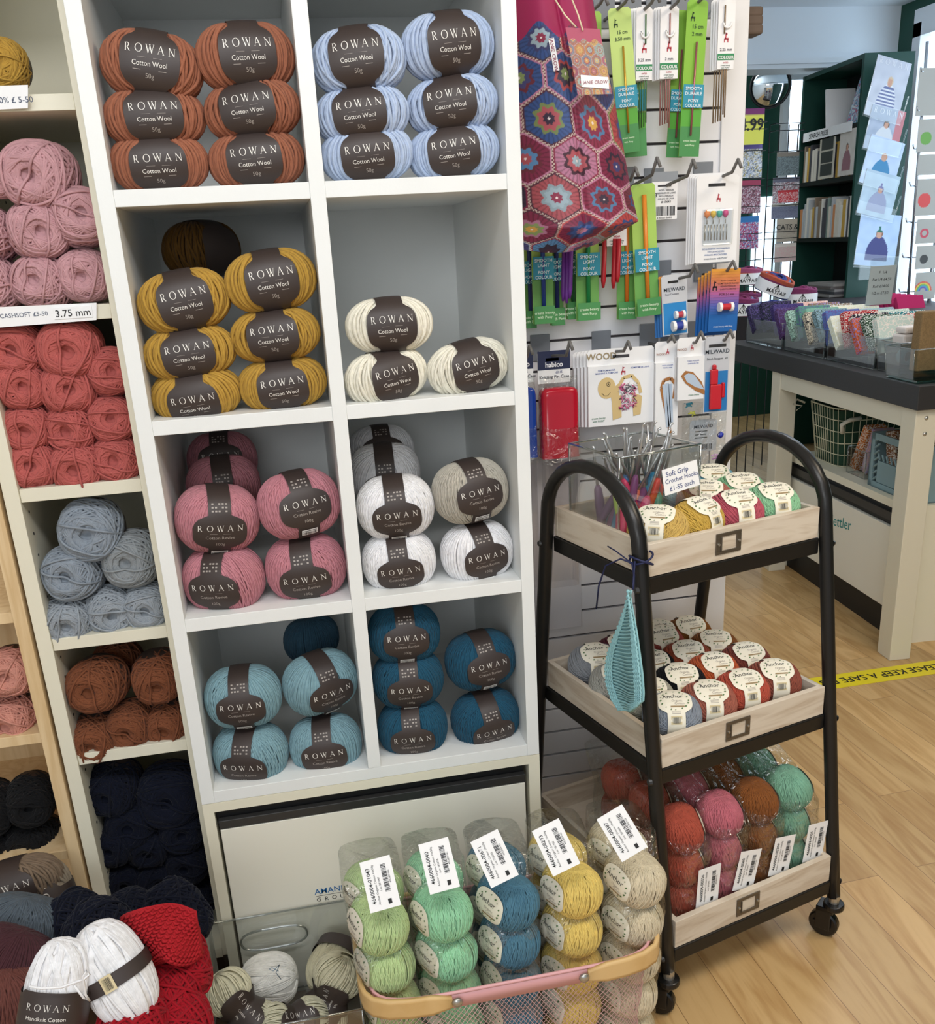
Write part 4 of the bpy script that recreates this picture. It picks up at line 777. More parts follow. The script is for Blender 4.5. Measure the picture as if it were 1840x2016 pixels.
HKS = [(1159, 29, 1190, -10, 'first from the left in the top row'), (1209, 26, 1240, -15, 'second from the left in the top row'), (1263, 26, 1292, -15, 'third from the left in the top row'), (1314, 25, 1344, -20, 'fourth from the left in the top row'), (1365, 16, 1396, -30, 'fifth from the left in the top row'), (1428, 5, 1455, -40, 'at the right end of the top row'),
 (1215, 372, 1250, 329, 'beside the floral bag, second row'), (1248, 368, 1293, 310, 'above the lime hook pack, second row'), (1308, 370, 1364, 314, 'above the wool needles card'), (1407, 357, 1453, 313, 'holding the coloured stitch marker card'), (1323, 554, 1368, 520, 'holding the tall row counter cards'), (1407, 541, 1443, 514, 'holding the orange and blue cards'),
 (1010, 705, 1042, 681, 'holding the blue pin case'), (1078, 703, 1121, 672, 'holding the red pin case'), (1201, 695, 1236, 672, 'holding the wooden animal boxes'), (1297, 680, 1323, 659, 'holding the narrow box'), (1339, 680, 1380, 653, 'holding the small flat box'), (1394, 674, 1438, 650, 'at the right end of the bottom row')]
for u0, v0, u1, v1, w in HKS: hook(u0, v0, u1, v1, .33, w)
LIME, GR2, BAND, PW, KR = '#b3cc7c', '#4a8f52', '#2f93ae', '#efeff0', '#c8283c'
pm = {}
def pmat(c, r=.45): 
    if c not in pm: pm[c] = M('print_' + c.strip('#'), c, r)
    return pm[c]
def giraffe(mb, f, x, y, s, mi):
    put(mb, strokes([(x - .25 * s, y, x - .25 * s, y + .42 * s, .14 * s), (x + .22 * s, y, x + .22 * s, y + .42 * s, .14 * s), (x - .3 * s, y + .42 * s, x + .3 * s, y + .42 * s, .22 * s), (x + .08 * s - .2 * s, y + .45 * s, x - .05 * s, y + 1.05 * s, .16 * s), (x - .12 * s, y + 1.02 * s, x + .14 * s, y + .98 * s, .14 * s), (x - .1 * s, y + 1.05 * s, x - .1 * s, y + 1.2 * s, .05 * s)]), f, mi=mi)
class Card:
    """flat pack hanging parallel to the slatwall; pixel corners give its size on its own plane"""
    def __init__(s, name, label, cat, u0, v0, u1, v1, y, base, th=.0012, tilt=0, group=None, round_=True):
        a, b = onY(u0, v0, y), onY(u1, v1, y); cx = (onY(u0, (v0 + v1) / 2, y).x + onY(u1, (v0 + v1) / 2, y).x) / 2; um = (u0 + u1) / 2
        s.zt = onY(um, v0, y).z; s.zb = onY(um, v1, y).z; s.w = abs(onY(u1, (v0 + v1) / 2, y).x - onY(u0, (v0 + v1) / 2, y).x); s.h = s.zt - s.zb
        s.t = thing(name, label, cat, T(cx, y, s.zt) @ RY(tilt), group); s.mats = []; s.idx = {}; s.mb = MB(); w = s.w / 2; c = min(.004, w * .4)
        s.mb.prism([(-w, -s.h), (w, -s.h), (w, -c), (w - c, 0), (-w + c, 0), (-w, -c)], 0, th, 0); s.base = pmat(base); s.body = obj('card', s.mb, s.base, s.t); s.mb = MB(); s.off = -.0004
    def mi(s, c):
        if c not in s.idx: s.idx[c] = len(s.mats); s.mats.append(pmat(c))
        return s.idx[c]
    def f(s, lift=0): 
        o = s.off - lift; return lambda x, y: Vector((x, o, y))
    def rect(s, x0, y0, x1, y1, c, lift=0):   # x in -1..1 of half width, y fraction 0 top..1 bottom
        w = s.w / 2; put(s.mb, rect(x0 * w, -y1 * s.h, x1 * w, -y0 * s.h), s.f(lift), mi=s.mi(c)); return s
    def text(s, tx, x, y, hfrac, c, lift=.0003, bold=.01, al='C'):
        put(s.mb, text2d(tx, hfrac * s.h, al, bold), s.f(lift), x * s.w / 2, -y * s.h, s.mi(c)); return s
    def gir(s, x, y, sz, c): giraffe(s.mb, s.f(.0003), x * s.w / 2, -y * s.h, sz * s.h, s.mi(c)); return s
    def done(s): 
        if s.mats: obj('print', s.mb, s.mats, s.body)
        return s
    def part(s, name, mb, mat, **k): return obj(name, mb, mat, s.t, **k)
    def rod(s, name, x, y0, y1, r, c, lift=.003, metal=True, x1=None):
        mb = MB(); w = s.w / 2; mb.tube([(x * w, -lift, -y0 * s.h), ((x if x1 is None else x1) * w, -lift, -y1 * s.h)], r, 8); return s.part(name, mb, M('rod_' + c.strip('#'), c, .35, metal=.5 if metal else 0), smooth=True)
def hookpack(u0, v0, u1, v1, y, cn, hc, where, words, bt, tilt=0, top=LIME, grp='green crochet hook packs', size=None, hr=.0016, band=(.53, .68)):
    c = Card('crochet_hook_pack', '%s hook pack with %s hook, %s' % (cn, hc[1], where), 'crochet hook pack', u0, v0, u1, v1, y, top, tilt=tilt, group=grp)
    c.rect(-1, .69, 1, .8, '#5aa83c').rect(-1, .8, 1, 1, GR2); c.rect(-1, band[0], 1, band[1], BAND, .004)
    h = (band[1] - band[0]) / 4.6
    for i, wd in enumerate(words): c.text(wd, 0, band[0] + h * (1.1 + i * 1.0 + (.4 if i > 1 else 0)), h * .92, '#e8f6fb', .0045)
    c.text('create beauty', 0, .9, .018, '#d9efcf').text('with Pony', 0, .93, .018, '#d9efcf')
    if size: c.gir(-.4, .13, .05, '#1c3d1c'); c.text(size[0], .1, .175, .035, '#1c3d1c').text(size[1], .1, .22, .035, '#1c3d1c')
    c.done(); c.rod('hook', .05, .26, .86, hr, hc[0], .003, True, 0); return c
SD = ['SMOOTH', 'DURABLE', 'PONY', 'COLOUR']; SL = ['SMOOTH', 'LIGHT', 'PONY', 'COLOUR']
hookpack(1205, 25, 1262, 310, .335, 'lime', ('#b9933c', 'a gold'), 'behind the front gold one', SD, 0, -3)
hookpack(1196, 15, 1240, 302, .315, 'pale lime', ('#c79b38', 'a gold'), 'second hook of the top row', SD, 0, -5, '#c2dc7f', size=('15 cm', '3.50 mm'))
hookpack(1326, 20, 1358, 310, .335, 'darker green', ('#9c5a60', 'a pink metal'), 'behind the front pink one', SD, 0, 3, '#7fae3e')
hookpack(1350, 0, 1390, 308, .312, 'bright green', ('#b06a72', 'a pink metal'), 'fifth hook of the top row', SD, 0, 2.5, '#86bb3c', size=('15 cm', '2 mm'))
hookpack(1156, 22, 1184, 300, .34, 'green', ('#b9933c', 'a gold'), 'half hidden by the floral bag', SD, 0, 0, '#9cc653')
def needles(u0, v0, u1, v1, y, size, col, rods, where, n=3, tilt=0):
    for k in range(n, -1, -1):
        d = k * 5
        c = Card('needle_card', 'white needle card marked %s with %s needles, %s' % (size, col[1], where) if k == 0 else 'white needle card %s behind the front one, %s' % (['', 'first', 'second', 'third', 'fourth'][k], where), 'knitting needles', u0 - d, v0 + k, u1 - d, v1 + 1.5 * k, y + .005 * k, PW, tilt=tilt, group='white needle cards at the %s' % size)
        if k == 0:
            c.gir(0, .62, .12, '#c23a4a').text(size, 0, .74, .06, '#333344').rect(-1, .78, 1, .87, '#2f8a58', .0002).text('COLOUR', 0, .855, .065, '#f4f4f4', .0006, .02).text('44703', 0, .92, .035, '#b04050').text('create beauty', 0, .955, .03, '#406050').text('with PONY', 0, .99, .03, '#406050'); c.done()
            mb = MB(); mb.tube([(-.004 + .008 * 0, -.001, -.36 * c.h)] * 1 + [(.007 * math.cos(a), -.003, -.34 * c.h + .008 * math.sin(a)) for a in [PI + PI * q / 10 for q in range(11)]], .0016, 6); c.part('clip', mb, WHITEP, smooth=True)
        h = c.h; 
        for j, (x, L) in enumerate(rods if k == 0 else rods[:1]): mb = MB(); mb.tube([(x * c.w / 2, .0026, -.5 * h), (x * c.w / 2, .0026, -L * h)], [.0012, .0011], 6); (mb.tube([(x * c.w / 2, -.002, -.1 * h), (x * c.w / 2, -.002, -.5 * h)], .0012, 6) if k == 0 and j == 0 else None); c.part('needle', mb, M('needle_' + col[0].strip('#'), col[0], .35, metal=.4), smooth=True)
needles(1252, 14, 1284, 158, .318, '3.25 mm', ('#4f7d4c', 'green'), [(.1, 1.66), (.35, 1.6)], 'third hook of the top row')
needles(1299, 12, 1335, 155, .318, '3 mm', ('#b5807c', 'pink'), [(0, 1.63), (-.25, 1.58), (.2, 1.7)], 'fourth hook of the top row')
needles(1413, -4, 1446, 136, .312, '2.25 mm', ('#8b7355', 'bronze'), [(-.3, 1.75), (0, 1.66), (.2, 1.7)], 'right end of the top row')
c = Card('wool_needles_card', 'small white wool needles card with a barcode, grey top strip', 'needle card', 1283, 338, 1333, 432, .32, PW); c.rect(-1, 0, 1, .2, '#8f959c').rect(-.55, .27, .5, .31, '#3b3b3f')
for i, l in enumerate(['WOOL NEEDLES', 'AIGUILLES DE LAINE', 'WOLLNADELN', 'AGUJAS DE LANA']): c.text(l, .1, .40 + i * .06, .05, '#33384a')
c.text('3', -.7, .52, .12, '#223').text('# 60643', .1, .65, .07, '#223'); put(c.mb, bars(c.w * .8, c.h * .2, 30), c.f(.0003), 0, -.92 * c.h, c.mi('#151515')); c.text('8 901003 606430', 0, .98, .05, '#151515'); c.done()
for k in range(4, -1, -1):
    c = Card('stitch_marker_card', 'white card with four coloured stitch holders in a blister' if k == 0 else 'white blister card %s behind the stitch holder card' % ['', 'first', 'second', 'third', 'fourth'][k], 'accessory card', 1369 - 4.5 * k, 345 - k * 1, 1452 - 4.5 * k, 516 + k * 1, .30 + .004 * k, PW, group='stitch holder cards')
    if k == 0:
        c.rect(-.45, .09, .35, .125, '#2a2a2c').gir(.05, .30, .08, '#c23a4a').rect(-.68, .38, .7, .80, '#d9dde4').text('SCHLIESSBARE HILFSNADELN', 0, .85, .028, '#4a6aa0').text('STITCH HOLDERS', 0, .885, .028, '#4a6aa0').text('ANILLOS MARCADORES', 0, .92, .028, '#4a6aa0').text('create beauty with PONY', 0, .965, .03, '#607080').done()
        for j, cc in enumerate(['#e58a4a', '#e0c04a', '#4bb0a2', '#d04a86']):
            x = -.5 + j * .29; mb = MB(); mb.lathe([(.0005, -.007), (.0048, -.002), (.0045, .003), (.0005, .007)], 12, mat=T(x * c.w / 2, -.003, -.435 * c.h)); c.part('marker_head', mb, pmat(cc), smooth=True)
            mb = MB(); mb.tube([(x * c.w / 2, -.003, -.46 * c.h), (x * c.w / 2, -.003, -.55 * c.h)], .0008, 6); mb.tube([(x * c.w / 2 - .003, -.003, -.56 * c.h), (x * c.w / 2 - .003, -.003, -.74 * c.h)], .001, 6); mb.tube([(x * c.w / 2 + .003, -.003, -.56 * c.h), (x * c.w / 2 + .003, -.003, -.74 * c.h)], .001, 6); c.part('marker_pin', mb, MATS['steel'], smooth=True)
        mb = MB(); mb.box(-.34 * c.w, .35 * c.w, -.009, -.0005, -.8 * c.h, -.38 * c.h); c.part('blister', mb, BINM, bevel=.003)
# lower green packs behind the bag
def lowpack(u0, u1, v1, y, col, where, tilt=0, v0=370, hc='blue', top='#a9cf63'):
    c = Card('crochet_hook_pack', 'green folded pack with a %s plastic hook, %s' % (hc, where), 'crochet hook pack', u0, v0, u1, v1, y, top, tilt=tilt, group='green plastic hook packs'); h = c.h; V = lambda v: (v - v0) / (v1 - v0)
    b0, b1 = (v1 - 135 - v0) / (v1 - v0), (v1 - 90 - v0) / (v1 - v0); c.rect(-1, b1, 1, 1, '#6aa552').rect(-1, 1 - 36 / (v1 - v0), 1, 1, GR2, .009); c.rect(-1, b0, 1, b1, BAND, .0075); hh = (b1 - b0) / 4.6
    for i, wd in enumerate(SL): c.text(wd, 0, b0 + hh * (1.1 + i + (.4 if i > 1 else 0)), hh * .92, '#e8f6fb', .008)
    c.text('create beauty', 0, 1 - 20 / (v1 - v0), .03, '#d9efcf', .0095).text('with Pony', 0, 1 - 11 / (v1 - v0), .03, '#d9efcf', .0095).done()
    c.rod('hook', .0, .08, 1 - 34 / (v1 - v0), .0038, col, .0045, False); return c
lowpack(1080, 1107, 640, .34, '#1f2f6e', 'behind the blue one at the left', hc='dark blue'); lowpack(1030, 1050, 646, .345, '#1f2f6e', 'at the far left beside the shelving', hc='dark')
lowpack(1046, 1087, 637, .315, '#24418f', 'at the left under the floral bag')
lowpack(1112, 1140, 628, .34, '#2a6d3c', 'behind the purple needles', hc='green'); lowpack(1133, 1178, 630, .315, '#1d8a4a', 'in the middle under the floral bag', hc='green')
lowpack(1214, 1250, 628, .335, '#e07b26', 'behind the front orange one', hc='orange', v0=400); lowpack(1240, 1287, 622, .31, '#e58a2c', 'right of the floral bag', -3, 362, 'orange')
for us, col, nm in (((1111, 1118, 1124), '#6b2f92', 'purple'), ((1190, 1210, 1218), '#b21f2b', 'red')):
    for j, u in enumerate(us):
        a = onY(u, 470, .31 - .004 * j); b = onY(u - 3, [593, 597, 588][j] if nm == 'purple' else [567, 568, 556][j], .31 - .004 * j); mb = MB(); mb.tube([a, a.lerp(b, .85), b], [.0042, .0042, .002], 10); tag(obj('knitting_needle', mb, pmat(col), smooth=True), '%s plastic needle, %s of three hanging under the floral bag' % (nm, ['left', 'middle', 'right'][j]), 'knitting needle', nm + ' needles')
c = Card('needle_card', 'white card at the top of the red needles below the bag', 'needle card', 1194, 400, 1233, 484, .305, PW); c.text('44264', 0, .8, .07, '#b04050').text('create beauty', 0, .9, .07, '#406050').text('with PONY', 0, .97, .07, '#406050').done()
# row counters
for k in range(3, -1, -1):
    c = Card('row_counter_card', 'tall blue and grey card with red and blue row counters' if k == 0 else 'orange topped card %s behind the tall row counter card' % ['', 'first', 'second', 'third'][k], 'accessory card', 1300 - 5 * k, 540 + 2 * k, 1350 - 5 * k, 660 + k, .30 + .006 * k, '#c9ccd2' if k == 0 else '#3b78bb', tilt=-3, group='row counter cards')
    if k == 0:
        c.rect(-.9, .46, .9, .98, '#2a86c8').rect(-.5, .1, .3, .14, '#222').text('MILWARD', 0, .27, .085, '#333b44').text('Row Counters', -.2, .33, .04, '#445').done()
        for (x, y, cc, s) in ((.25, .66, '#b83a4c', .8), (.1, .84, '#2b3f9c', 1.05)):
            mb = MB(); r = .0085 * s
            for a_, b_, mi in ((-.011 * s, -.006 * s, 0), (-.006 * s, .006 * s, 1), (.006 * s, .011 * s, 0)): mb.lathe([(r * (.8 if mi else 1), a_), (r * (.8 if mi else 1), b_)], 12, mi, T(x * c.w / 2, -r, -y * c.h) @ RY(90))
            c.part('row_counter', mb, [WHITEP, pmat(cc)])
    else: c.rect(-1, 0, 1, .35, '#d08c3a').rect(-1, .35, 1, .6, '#b0607c').done()
for k in range(4, -1, -1):
    c = Card('row_counter_card', 'orange to blue card holding one red and white row counter' if k == 0 else 'orange to blue card %s from the front of its hook' % ['', 'second', 'third', 'fourth', 'fifth'][k], 'accessory card', 1398 - 6.5 * k, 529 + 4 * k, 1455 - 6.5 * k, 652 + 2 * k, .285 + .006 * k, '#1d62ab', tilt=1.5, group='orange and blue cards')
    for j in range(16):
        t = j / 16; cc = [('#dd9a3a', '#d27a55'), ('#d27a55', '#b1609a'), ('#b1609a', '#5a5cab'), ('#5a5cab', '#1d62ab')][min(3, j // 4)]; f = (j % 4) / 4; a_, b_ = [tuple(int(q[i:i + 2], 16) for i in (1, 3, 5)) for q in cc]; c.rect(-1, t * .72, 1, (t + 1 / 16) * .72 + .002, '#%02x%02x%02x' % tuple(round(x * (1 - f) + y * f) for x, y in zip(a_, b_)))
    c.gir(-.7, .34, .13, '#2a1c28')
    if k == 0:
        for i, l in enumerate(['ROW COUNTER', 'COMPTEUR DE RANGS', 'REIHENZAEHLER', 'CUENTAVUELTAS']): c.text(l, .2, .2 + i * .045, .036, '#5a3826')
        c.text('FOR 2-5 mm', .15, .42, .05, '#5a2838', bold=.02)
        c.text('create beauty with Pony', 0, .93, .035, '#dce8f8'); c.done(); mb = MB()
        for a_, b_, mi in ((-.013, -.008, 0), (-.008, .008, 1), (.008, .013, 0)): mb.lathe([(.0055 if mi else .0075, a_), (.0055 if mi else .0075, b_)], 12, mi, T(.0, -.007, -.6 * c.h) @ RY(90))
        c.part('row_counter', mb, [WHITEP, pmat('#c32430')])
    else: c.done()
# habico pin cases
CLR = clear_mat('cloudy_plastic', (.88, .88, .9, 1), .12, .4, rough=.25)
for (u0, u1, u2, u3, col, cn, nm, y) in ((1058, 1122, 1063, 1136, '#b3162c', 'red', 'Knitting Pin Case', .30), (1000, 1049, 1000, 1053, '#1d3f98', 'blue', 'Knitting Pin Case', .30)):
    c = Card('pin_case', '%s plastic knitting pin case in a bag with navy header card' % cn, 'needle case', u0, 690, u1, 754, y, PW); c.rect(-1, 0, 1, .58, '#1f2748').rect(-.5, .22, .3, .32, '#5a5f70').text('habico', .0, .5, .22, '#e9e9ee', bold=.03).text(nm, 0, .85, .14, '#3a3a44').text('£2.15', .3, .7, .1, '#3f4a80').done()
    a, b, d, e = onY(u2, 780, y), onY(u3, 780, y), onY(u2, 765, y), onY(u2, 903, y); cx = (a.x + b.x) / 2; w2 = (b.x - a.x) / 2; zt, zb = d.z, e.z; o = c.t.matrix_world.translation; o = Vector((onY((u0 + u1) / 2, 722, y).x, y, onY((u0 + u1) / 2, 690, y).z))
    def cs_(s, z, w=w2, dp=.017): 
        a_ = 2 * PI * s; n = 5; k = (abs(math.cos(a_)) ** n + abs(math.sin(a_)) ** n) ** (-1 / n); return (cx - o.x + math.cos(a_) * k * w, .004 + math.sin(a_) * k * dp, z - o.z)
    mb = MB(); prof = [(.5, zt), (.82, zt - .002), (.95, zt - .006), (1, zt - .014), (1, zb + .004), (1.04, zb + .003), (1.04, zb)]
    mb.grid(40, len(prof) - 1, lambda u, v: (lambda q: cs_(u, q[1], w2 * q[0], .017 * q[0]))(prof[round(v * (len(prof) - 1))]), closeu=True); mb.f.append(tuple(range(39, -1, -1))); mb.m.append(0); c.part('case_lid', mb, M('gloss_' + cn, col, .15), smooth=True)
    mb = MB(); mb.grid(40, 4, lambda u, v: cs_(u, zb - .003 - v * .24, w2 * .93), closeu=True); c.part('case_body', mb, CLR, smooth=True)
    mb = MB(); mb.grid(40, 14, lambda u, v: (lambda p: (p[0] + .002 * noise.noise(Vector((u * 8, v * 9, 2))), p[1] - .002, p[2]))(cs_(u, o.z - .045 - v * (o.z - .045 - zb + .01), w2 * (1.02 + .05 * v), .005 + .017 * v)), closeu=True); c.part('plastic_bag', mb, CELLO, smooth=True)
# wooden yarn holder boxes
def boxpack(name, label, u0, v0, u1, v1, vt, y, dep, grp, n=1, step=6):
    for k in range(n - 1, -1, -1):
        c = Card(name, label if k == 0 else 'identical white box %s behind the turtle box' % ['', 'first', 'second', 'third', 'fourth', 'fifth'][k], 'boxed toy kit', u0 - step * k, v0 + k, u1 - step * k, v1, y + (dep + .001) * k, PW, group=grp); f = (vt - v0) / (v1 - v0)
        mb = MB(); mb.box(-c.w / 2, c.w / 2, -.0045, dep - .005, -c.h, -f * c.h); c.part('box', mb, pmat(PW), bevel=.0006); c.off = -.005
    return c
TUR = M('ply_print', 'd5b77c', .6)
c = boxpack('turtle_kit_box', 'white box picturing a smiling wooden turtle wrapped in pink and white yarn', 1156, 685, 1286, 835, 716, .30, .008, 'turtle kit boxes', 5, 7)
c.text('WOOD', -.58, .13, .12, '#9a8a6a', -.0042, .02).rect(-.25, .085, .25, .12, '#3a3a3e', -.0042).gir(.05, .34, .09, '#c23a4a').text('POM POM MAKER', -.45, .28, .03, '#5c6fb0').text('MACHINE A POMPONS', -.45, .315, .03, '#5c6fb0').text('ROMPOM DE LANA', .55, .27, .03, '#5c6fb0').text('create beauty', -.7, .9, .035, '#2d7050').text('with PONY', -.7, .94, .035, '#2d7050')
def ell(cx, cy, rx, ry, n=20, a0=0, a1=360): return [(cx + rx * math.cos(R_(a0 + (a1 - a0) * k / n)), cy + ry * math.sin(R_(a0 + (a1 - a0) * k / n))) for k in range(n + (a1 - a0 != 360))]
w, h = c.w / 2, c.h
def poly(c, pts, col, lift=0): c.mb.add([c.f(lift)(x * w, -y * h) for x, y in pts][::-1], [tuple(range(len(pts)))], c.mi(col))
TW = '#d6bb84'; poly(c, ell(-.45, .50, .27, .14), TW, .0001); poly(c, [(-.36, .55), (-.1, .45), (-.05, .7), (-.28, .72)], TW, .0002); poly(c, [(-.3, .66), (-.02, .6), (.0, .9), (-.27, .93)], TW, .0003); poly(c, [(.3, .58), (.62, .64), (.58, .88), (.36, .9)], TW, .0002)
put(c.mb, strokes([(x * w, y * -h, x2 * w, y2 * -h, .006) for x, y, x2, y2 in [(-.1, .5, .05, .38), (.05, .38, .3, .36), (.3, .36, .5, .46), (.5, .46, .58, .6)]]), c.f(.0004), mi=c.mi(TW)); poly(c, ell(-.4, .45, .06, .03), '#4a3f30', .0005); poly(c, ell(-.4, .45, .045, .022), TW, .0006); poly(c, ell(-.4, .45, .02, .01), '#4a3f30', .0007)
put(c.mb, strokes([(x * w, y * -h, x2 * w, y2 * -h, .0008) for x, y, x2, y2 in [(-.6, .56, -.52, .6), (-.52, .6, -.42, .6), (-.42, .6, -.34, .56)]]), c.f(.0005), mi=c.mi('#4a3f30'))
c.done(); mb = MB(); rd = random.Random(4)
for q in range(70):
    x, y, a = rd.uniform(-.02, .4) * w, -rd.uniform(.46, .8) * h, rd.uniform(0, 3.1); mb.tube([(x - .006 * math.cos(a), -.0062, y - .006 * math.sin(a)), (x + rd.uniform(-.002, .002), -.0068, y + rd.uniform(-.002, .002)), (x + .006 * math.cos(a), -.0062, y + .006 * math.sin(a))], .0008, 4, mi=q % 4)
c.part('printed_yarn', mb, [pmat('#e9e1e4'), pmat('#c4487e'), pmat('#4a3a48'), pmat('#d98aa8')], smooth=True)
c = boxpack('yarn_kit_box', 'narrow white hanging box picturing a wooden loop threaded with blue yarn', 1288, 672, 1333, 858, 712, .29, .02, None); c.gir(0, .13, .05, '#c23a4a').text('WOOD', -.5, .14, .03, '#a0705a', -.004).text('YARN HOLDER', 0, .25, .018, '#5c6fb0').text('PORTE LAINE', 0, .275, .018, '#5c6fb0'); w, h = c.w / 2, c.h
put(c.mb, strokes([(x * w, -y * h, x2 * w, -y2 * h, .006) for x, y, x2, y2 in [(-.3, .6, -.5, .48), (-.5, .48, -.3, .4), (-.3, .4, .3, .38), (.3, .38, .75, .45), (.75, .45, .6, .6), (-.3, .6, .1, .8), (.1, .8, .35, .97)]]), c.f(.0002), mi=c.mi('#a8713f'))
put(c.mb, strokes([(x * w, -y * h, x2 * w, -y2 * h, .006) for x, y, x2, y2 in [(-.3, .44, .15, .9), (0, .43, .3, .9), (.25, .44, .45, .85)]]), c.f(.0004), mi=c.mi('#b9c8da')); c.done()
c = boxpack('yarn_kit_box', 'small white box picturing a wooden bobbin of pale blue yarn', 1332, 664, 1391, 786, 700, .275, .02, None); c.gir(-.1, .2, .08, '#c23a4a').text('WOOD', -.7, .2, .05, '#a0705a', -.004).text('YARN HOLDER', 0, .38, .03, '#5c6fb0').text('GARNHALTER', 0, .42, .03, '#5c6fb0'); w, h = c.w / 2, c.h
poly(c, [(-.8, .6), (-.5, .52), (0, .55), (.6, .72), (.95, .95), (.2, .86), (-.5, .72)], '#a8713f', .0002); poly(c, [(-.6, .6), (-.3, .56), (.1, .6), (.8, .85), (.2, .8), (-.4, .7)], '#b9c8da', .0004); c.text('create beauty', .1, .93, .035, '#2d7050').done()
c = Card('stitch_stopper_card', 'grey and blue card with a red stitch stopper, right end of the lowest row', 'accessory card', 1386, 662, 1434, 812, .27, '#c3c6cc'); c.rect(-.7, .1, .7, .14, '#333').text('MILWARD', 0, .22, .075, '#333b44').text('Stitch Stopper  x4', 0, .3, .04, '#333b44').rect(-.92, .45, .92, .98, '#2878b8').done()
mb = MB(); w, h = c.w / 2, c.h
for x0, x1, y0, y1 in ((-.6, .0, .42, .62), (-.6, .35, .62, .95), (.35, .6, .6, .8), (-.45, -.15, .36, .42)): mb.box(x0 * w, x1 * w, -.008, -.001, -y1 * h, -y0 * h)
c.part('stitch_stopper', mb, pmat('#c51f2c', .25), bevel=.002)
c = Card('stitch_marker_card', 'grey barcode card in a clear pack low on the right of the slatwall', 'accessory card', 1357, 826, 1410, 888, .29, '#b9bcc2'); c.text('MILWARD', 0, .26, .14, '#333b44').rect(-.6, .35, .3, .38, '#555').rect(-.6, .45, .2, .48, '#555').rect(-.6, .55, .3, .58, '#555'); put(c.mb, bars(c.w * .45, c.h * .18, 20), c.f(.0003), .1 * c.w, -.95 * c.h, c.mi('#151515')); c.done()
mb = MB(); mb.box(-.036, .042, -.004, .012, -.098, .03); c.part('clear_pouch', mb, CELLO); 
for j, cc in enumerate(['#e08a5a', '#47a0b8', '#d0d04a', '#d49ad8', '#2636a8']):
    mb = MB(); x, z = [(.028, .018), (-.03, .028), (-.024, .012), (.024, -.07), (.034, -.028)][j]
    for q in range(7 if j < 4 else 1): mb.tube([(x + rd.uniform(-.008, .008), -.001, z + rd.uniform(-.005, .005)), (x + rd.uniform(-.008, .008), -.001, z + rd.uniform(-.005, .005))], .0013 if j < 4 else .006, 6)
    c.part('stitch_marker', mb, pmat(cc, .3), smooth=True)

# ================================================================== FLORAL PROJECT BAG
PALS = [hx(x) for x in ['#7e2446', '#34508a', '#c99a48', '#80905a', '#b5484a', '#97acb8', '#33253c', '#b97a98', '#5583b0', '#4a2638', '#722c3c', '#3f3f70', '#8a2c4a', '#a9505a']]
def ogee(x, y, P):
    c = []; j0 = math.floor(y)
    for j in (j0 - 1, j0, j0 + 1, j0 + 2):
        ox = .5 if j % 2 else 0; i0 = round(x - ox)
        for i in (i0 - 1, i0, i0 + 1): dx, dy = x - ox - i, (y - j) * .80; c.append((math.hypot(dx * .95, dy * 1.05) + .03 * math.cos(2 * math.atan2(dy, dx)), dx, dy, i, j))
    c.sort(); d, dx, dy, i, j = c[0]; e = c[1][0] - d; a = math.atan2(dy, dx); r = math.hypot(dx, dy); rd = random.Random(i * 131 + j * 17 + 5); k = [rd.choice(P) for _ in range(5)]; pet = r * (1 + .13 * math.cos(8 * a)); dk_ = lambda c_, q: tuple(z * q for z in c_[:3]) + (1,)
    if e < .045: return hx('#c9b8ae') if math.sin(a * 44) > -.2 else dk_(P[0], .6)
    if e < .10: return k[3]
    if r < .025: return (.8, .7, .7, 1)
    if pet < .11: return k[0]
    if pet < .21: return k[1] if k[1] != k[0] else P[2]
    if pet < .28: return dk_(k[4], .8)
    return dk_(k[2], .95 if math.cos(28 * a) > -.4 else .6)
bg_ = thing('project_bag', 'magenta drawstring bag printed with colourful crochet flowers hanging over the slatwall', 'bag', T(0, 0, 0))
BLp = [(1030, 492), (1026, 440), (1022, 350), (1018, 250), (1014, 150), (1013, 60), (1016, -40)]; BRp = [(1190, 474), (1256, 436), (1240, 366), (1225, 280), (1200, 150), (1178, 70), (1160, -40)]
def bsurf(u, v, side=-1):
    t = v * 6; i = min(5, int(t)); f = t - i; L = [BLp[i][k] * (1 - f) + BLp[i + 1][k] * f for k in (0, 1)]; Rr = [BRp[i][k] * (1 - f) + BRp[i + 1][k] * f for k in (0, 1)]
    a = onY(L[0], L[1], .21); b = onY(Rr[0], Rr[1], .21); p = a.lerp(b, u); s = 1 - abs(2 * u - 1) ** 2.4; bul = (.045 if v < .8 else .045 - (v - .8) * .15) * min(1, .25 + v * 5)
    fold = .006 * math.sin(u * 9 + v * 3) * v + .004 * noise.noise(Vector((u * 3, v * 5, 1))); cr = -.006 * math.exp(-((u - .48 - .0 * v) / .03) ** 2)
    p.y += side * (s * bul) + (fold - cr if side < 0 else 0) * s; p.z -= .010 * math.sin(PI * u) * (1 - min(1, v * 3)); return p
def bcol(u, v):
    x, y = u * 2.5 + .2 * v + .3, v * 7.6; band = .82 + .03 * math.cos(x * 2 * PI)
    return hx('#99164f') if v > band else ogee(x, y, PALS)
mb = MB(); mb.grid(170, 330, bsurf, 0, col=bcol); mb.grid(30, 30, lambda u, v: bsurf(u, v, 1), 0, col=lambda u, v: hx('#99164f')); obj('printed_cloth', mb, PRINT, bg_, smooth=True)
mb = MB(); a, b = onY(1079, 76, .16), onY(1101, 140, .16); v = (b - a); mb.add([a, onY(1090, 74, .16), onY(1101, 138, .16), onY(1090, 141, .16)], [(0, 1, 2, 3)]); lb = obj('side_label', mb, WHITEP, bg_, solid=.0006)
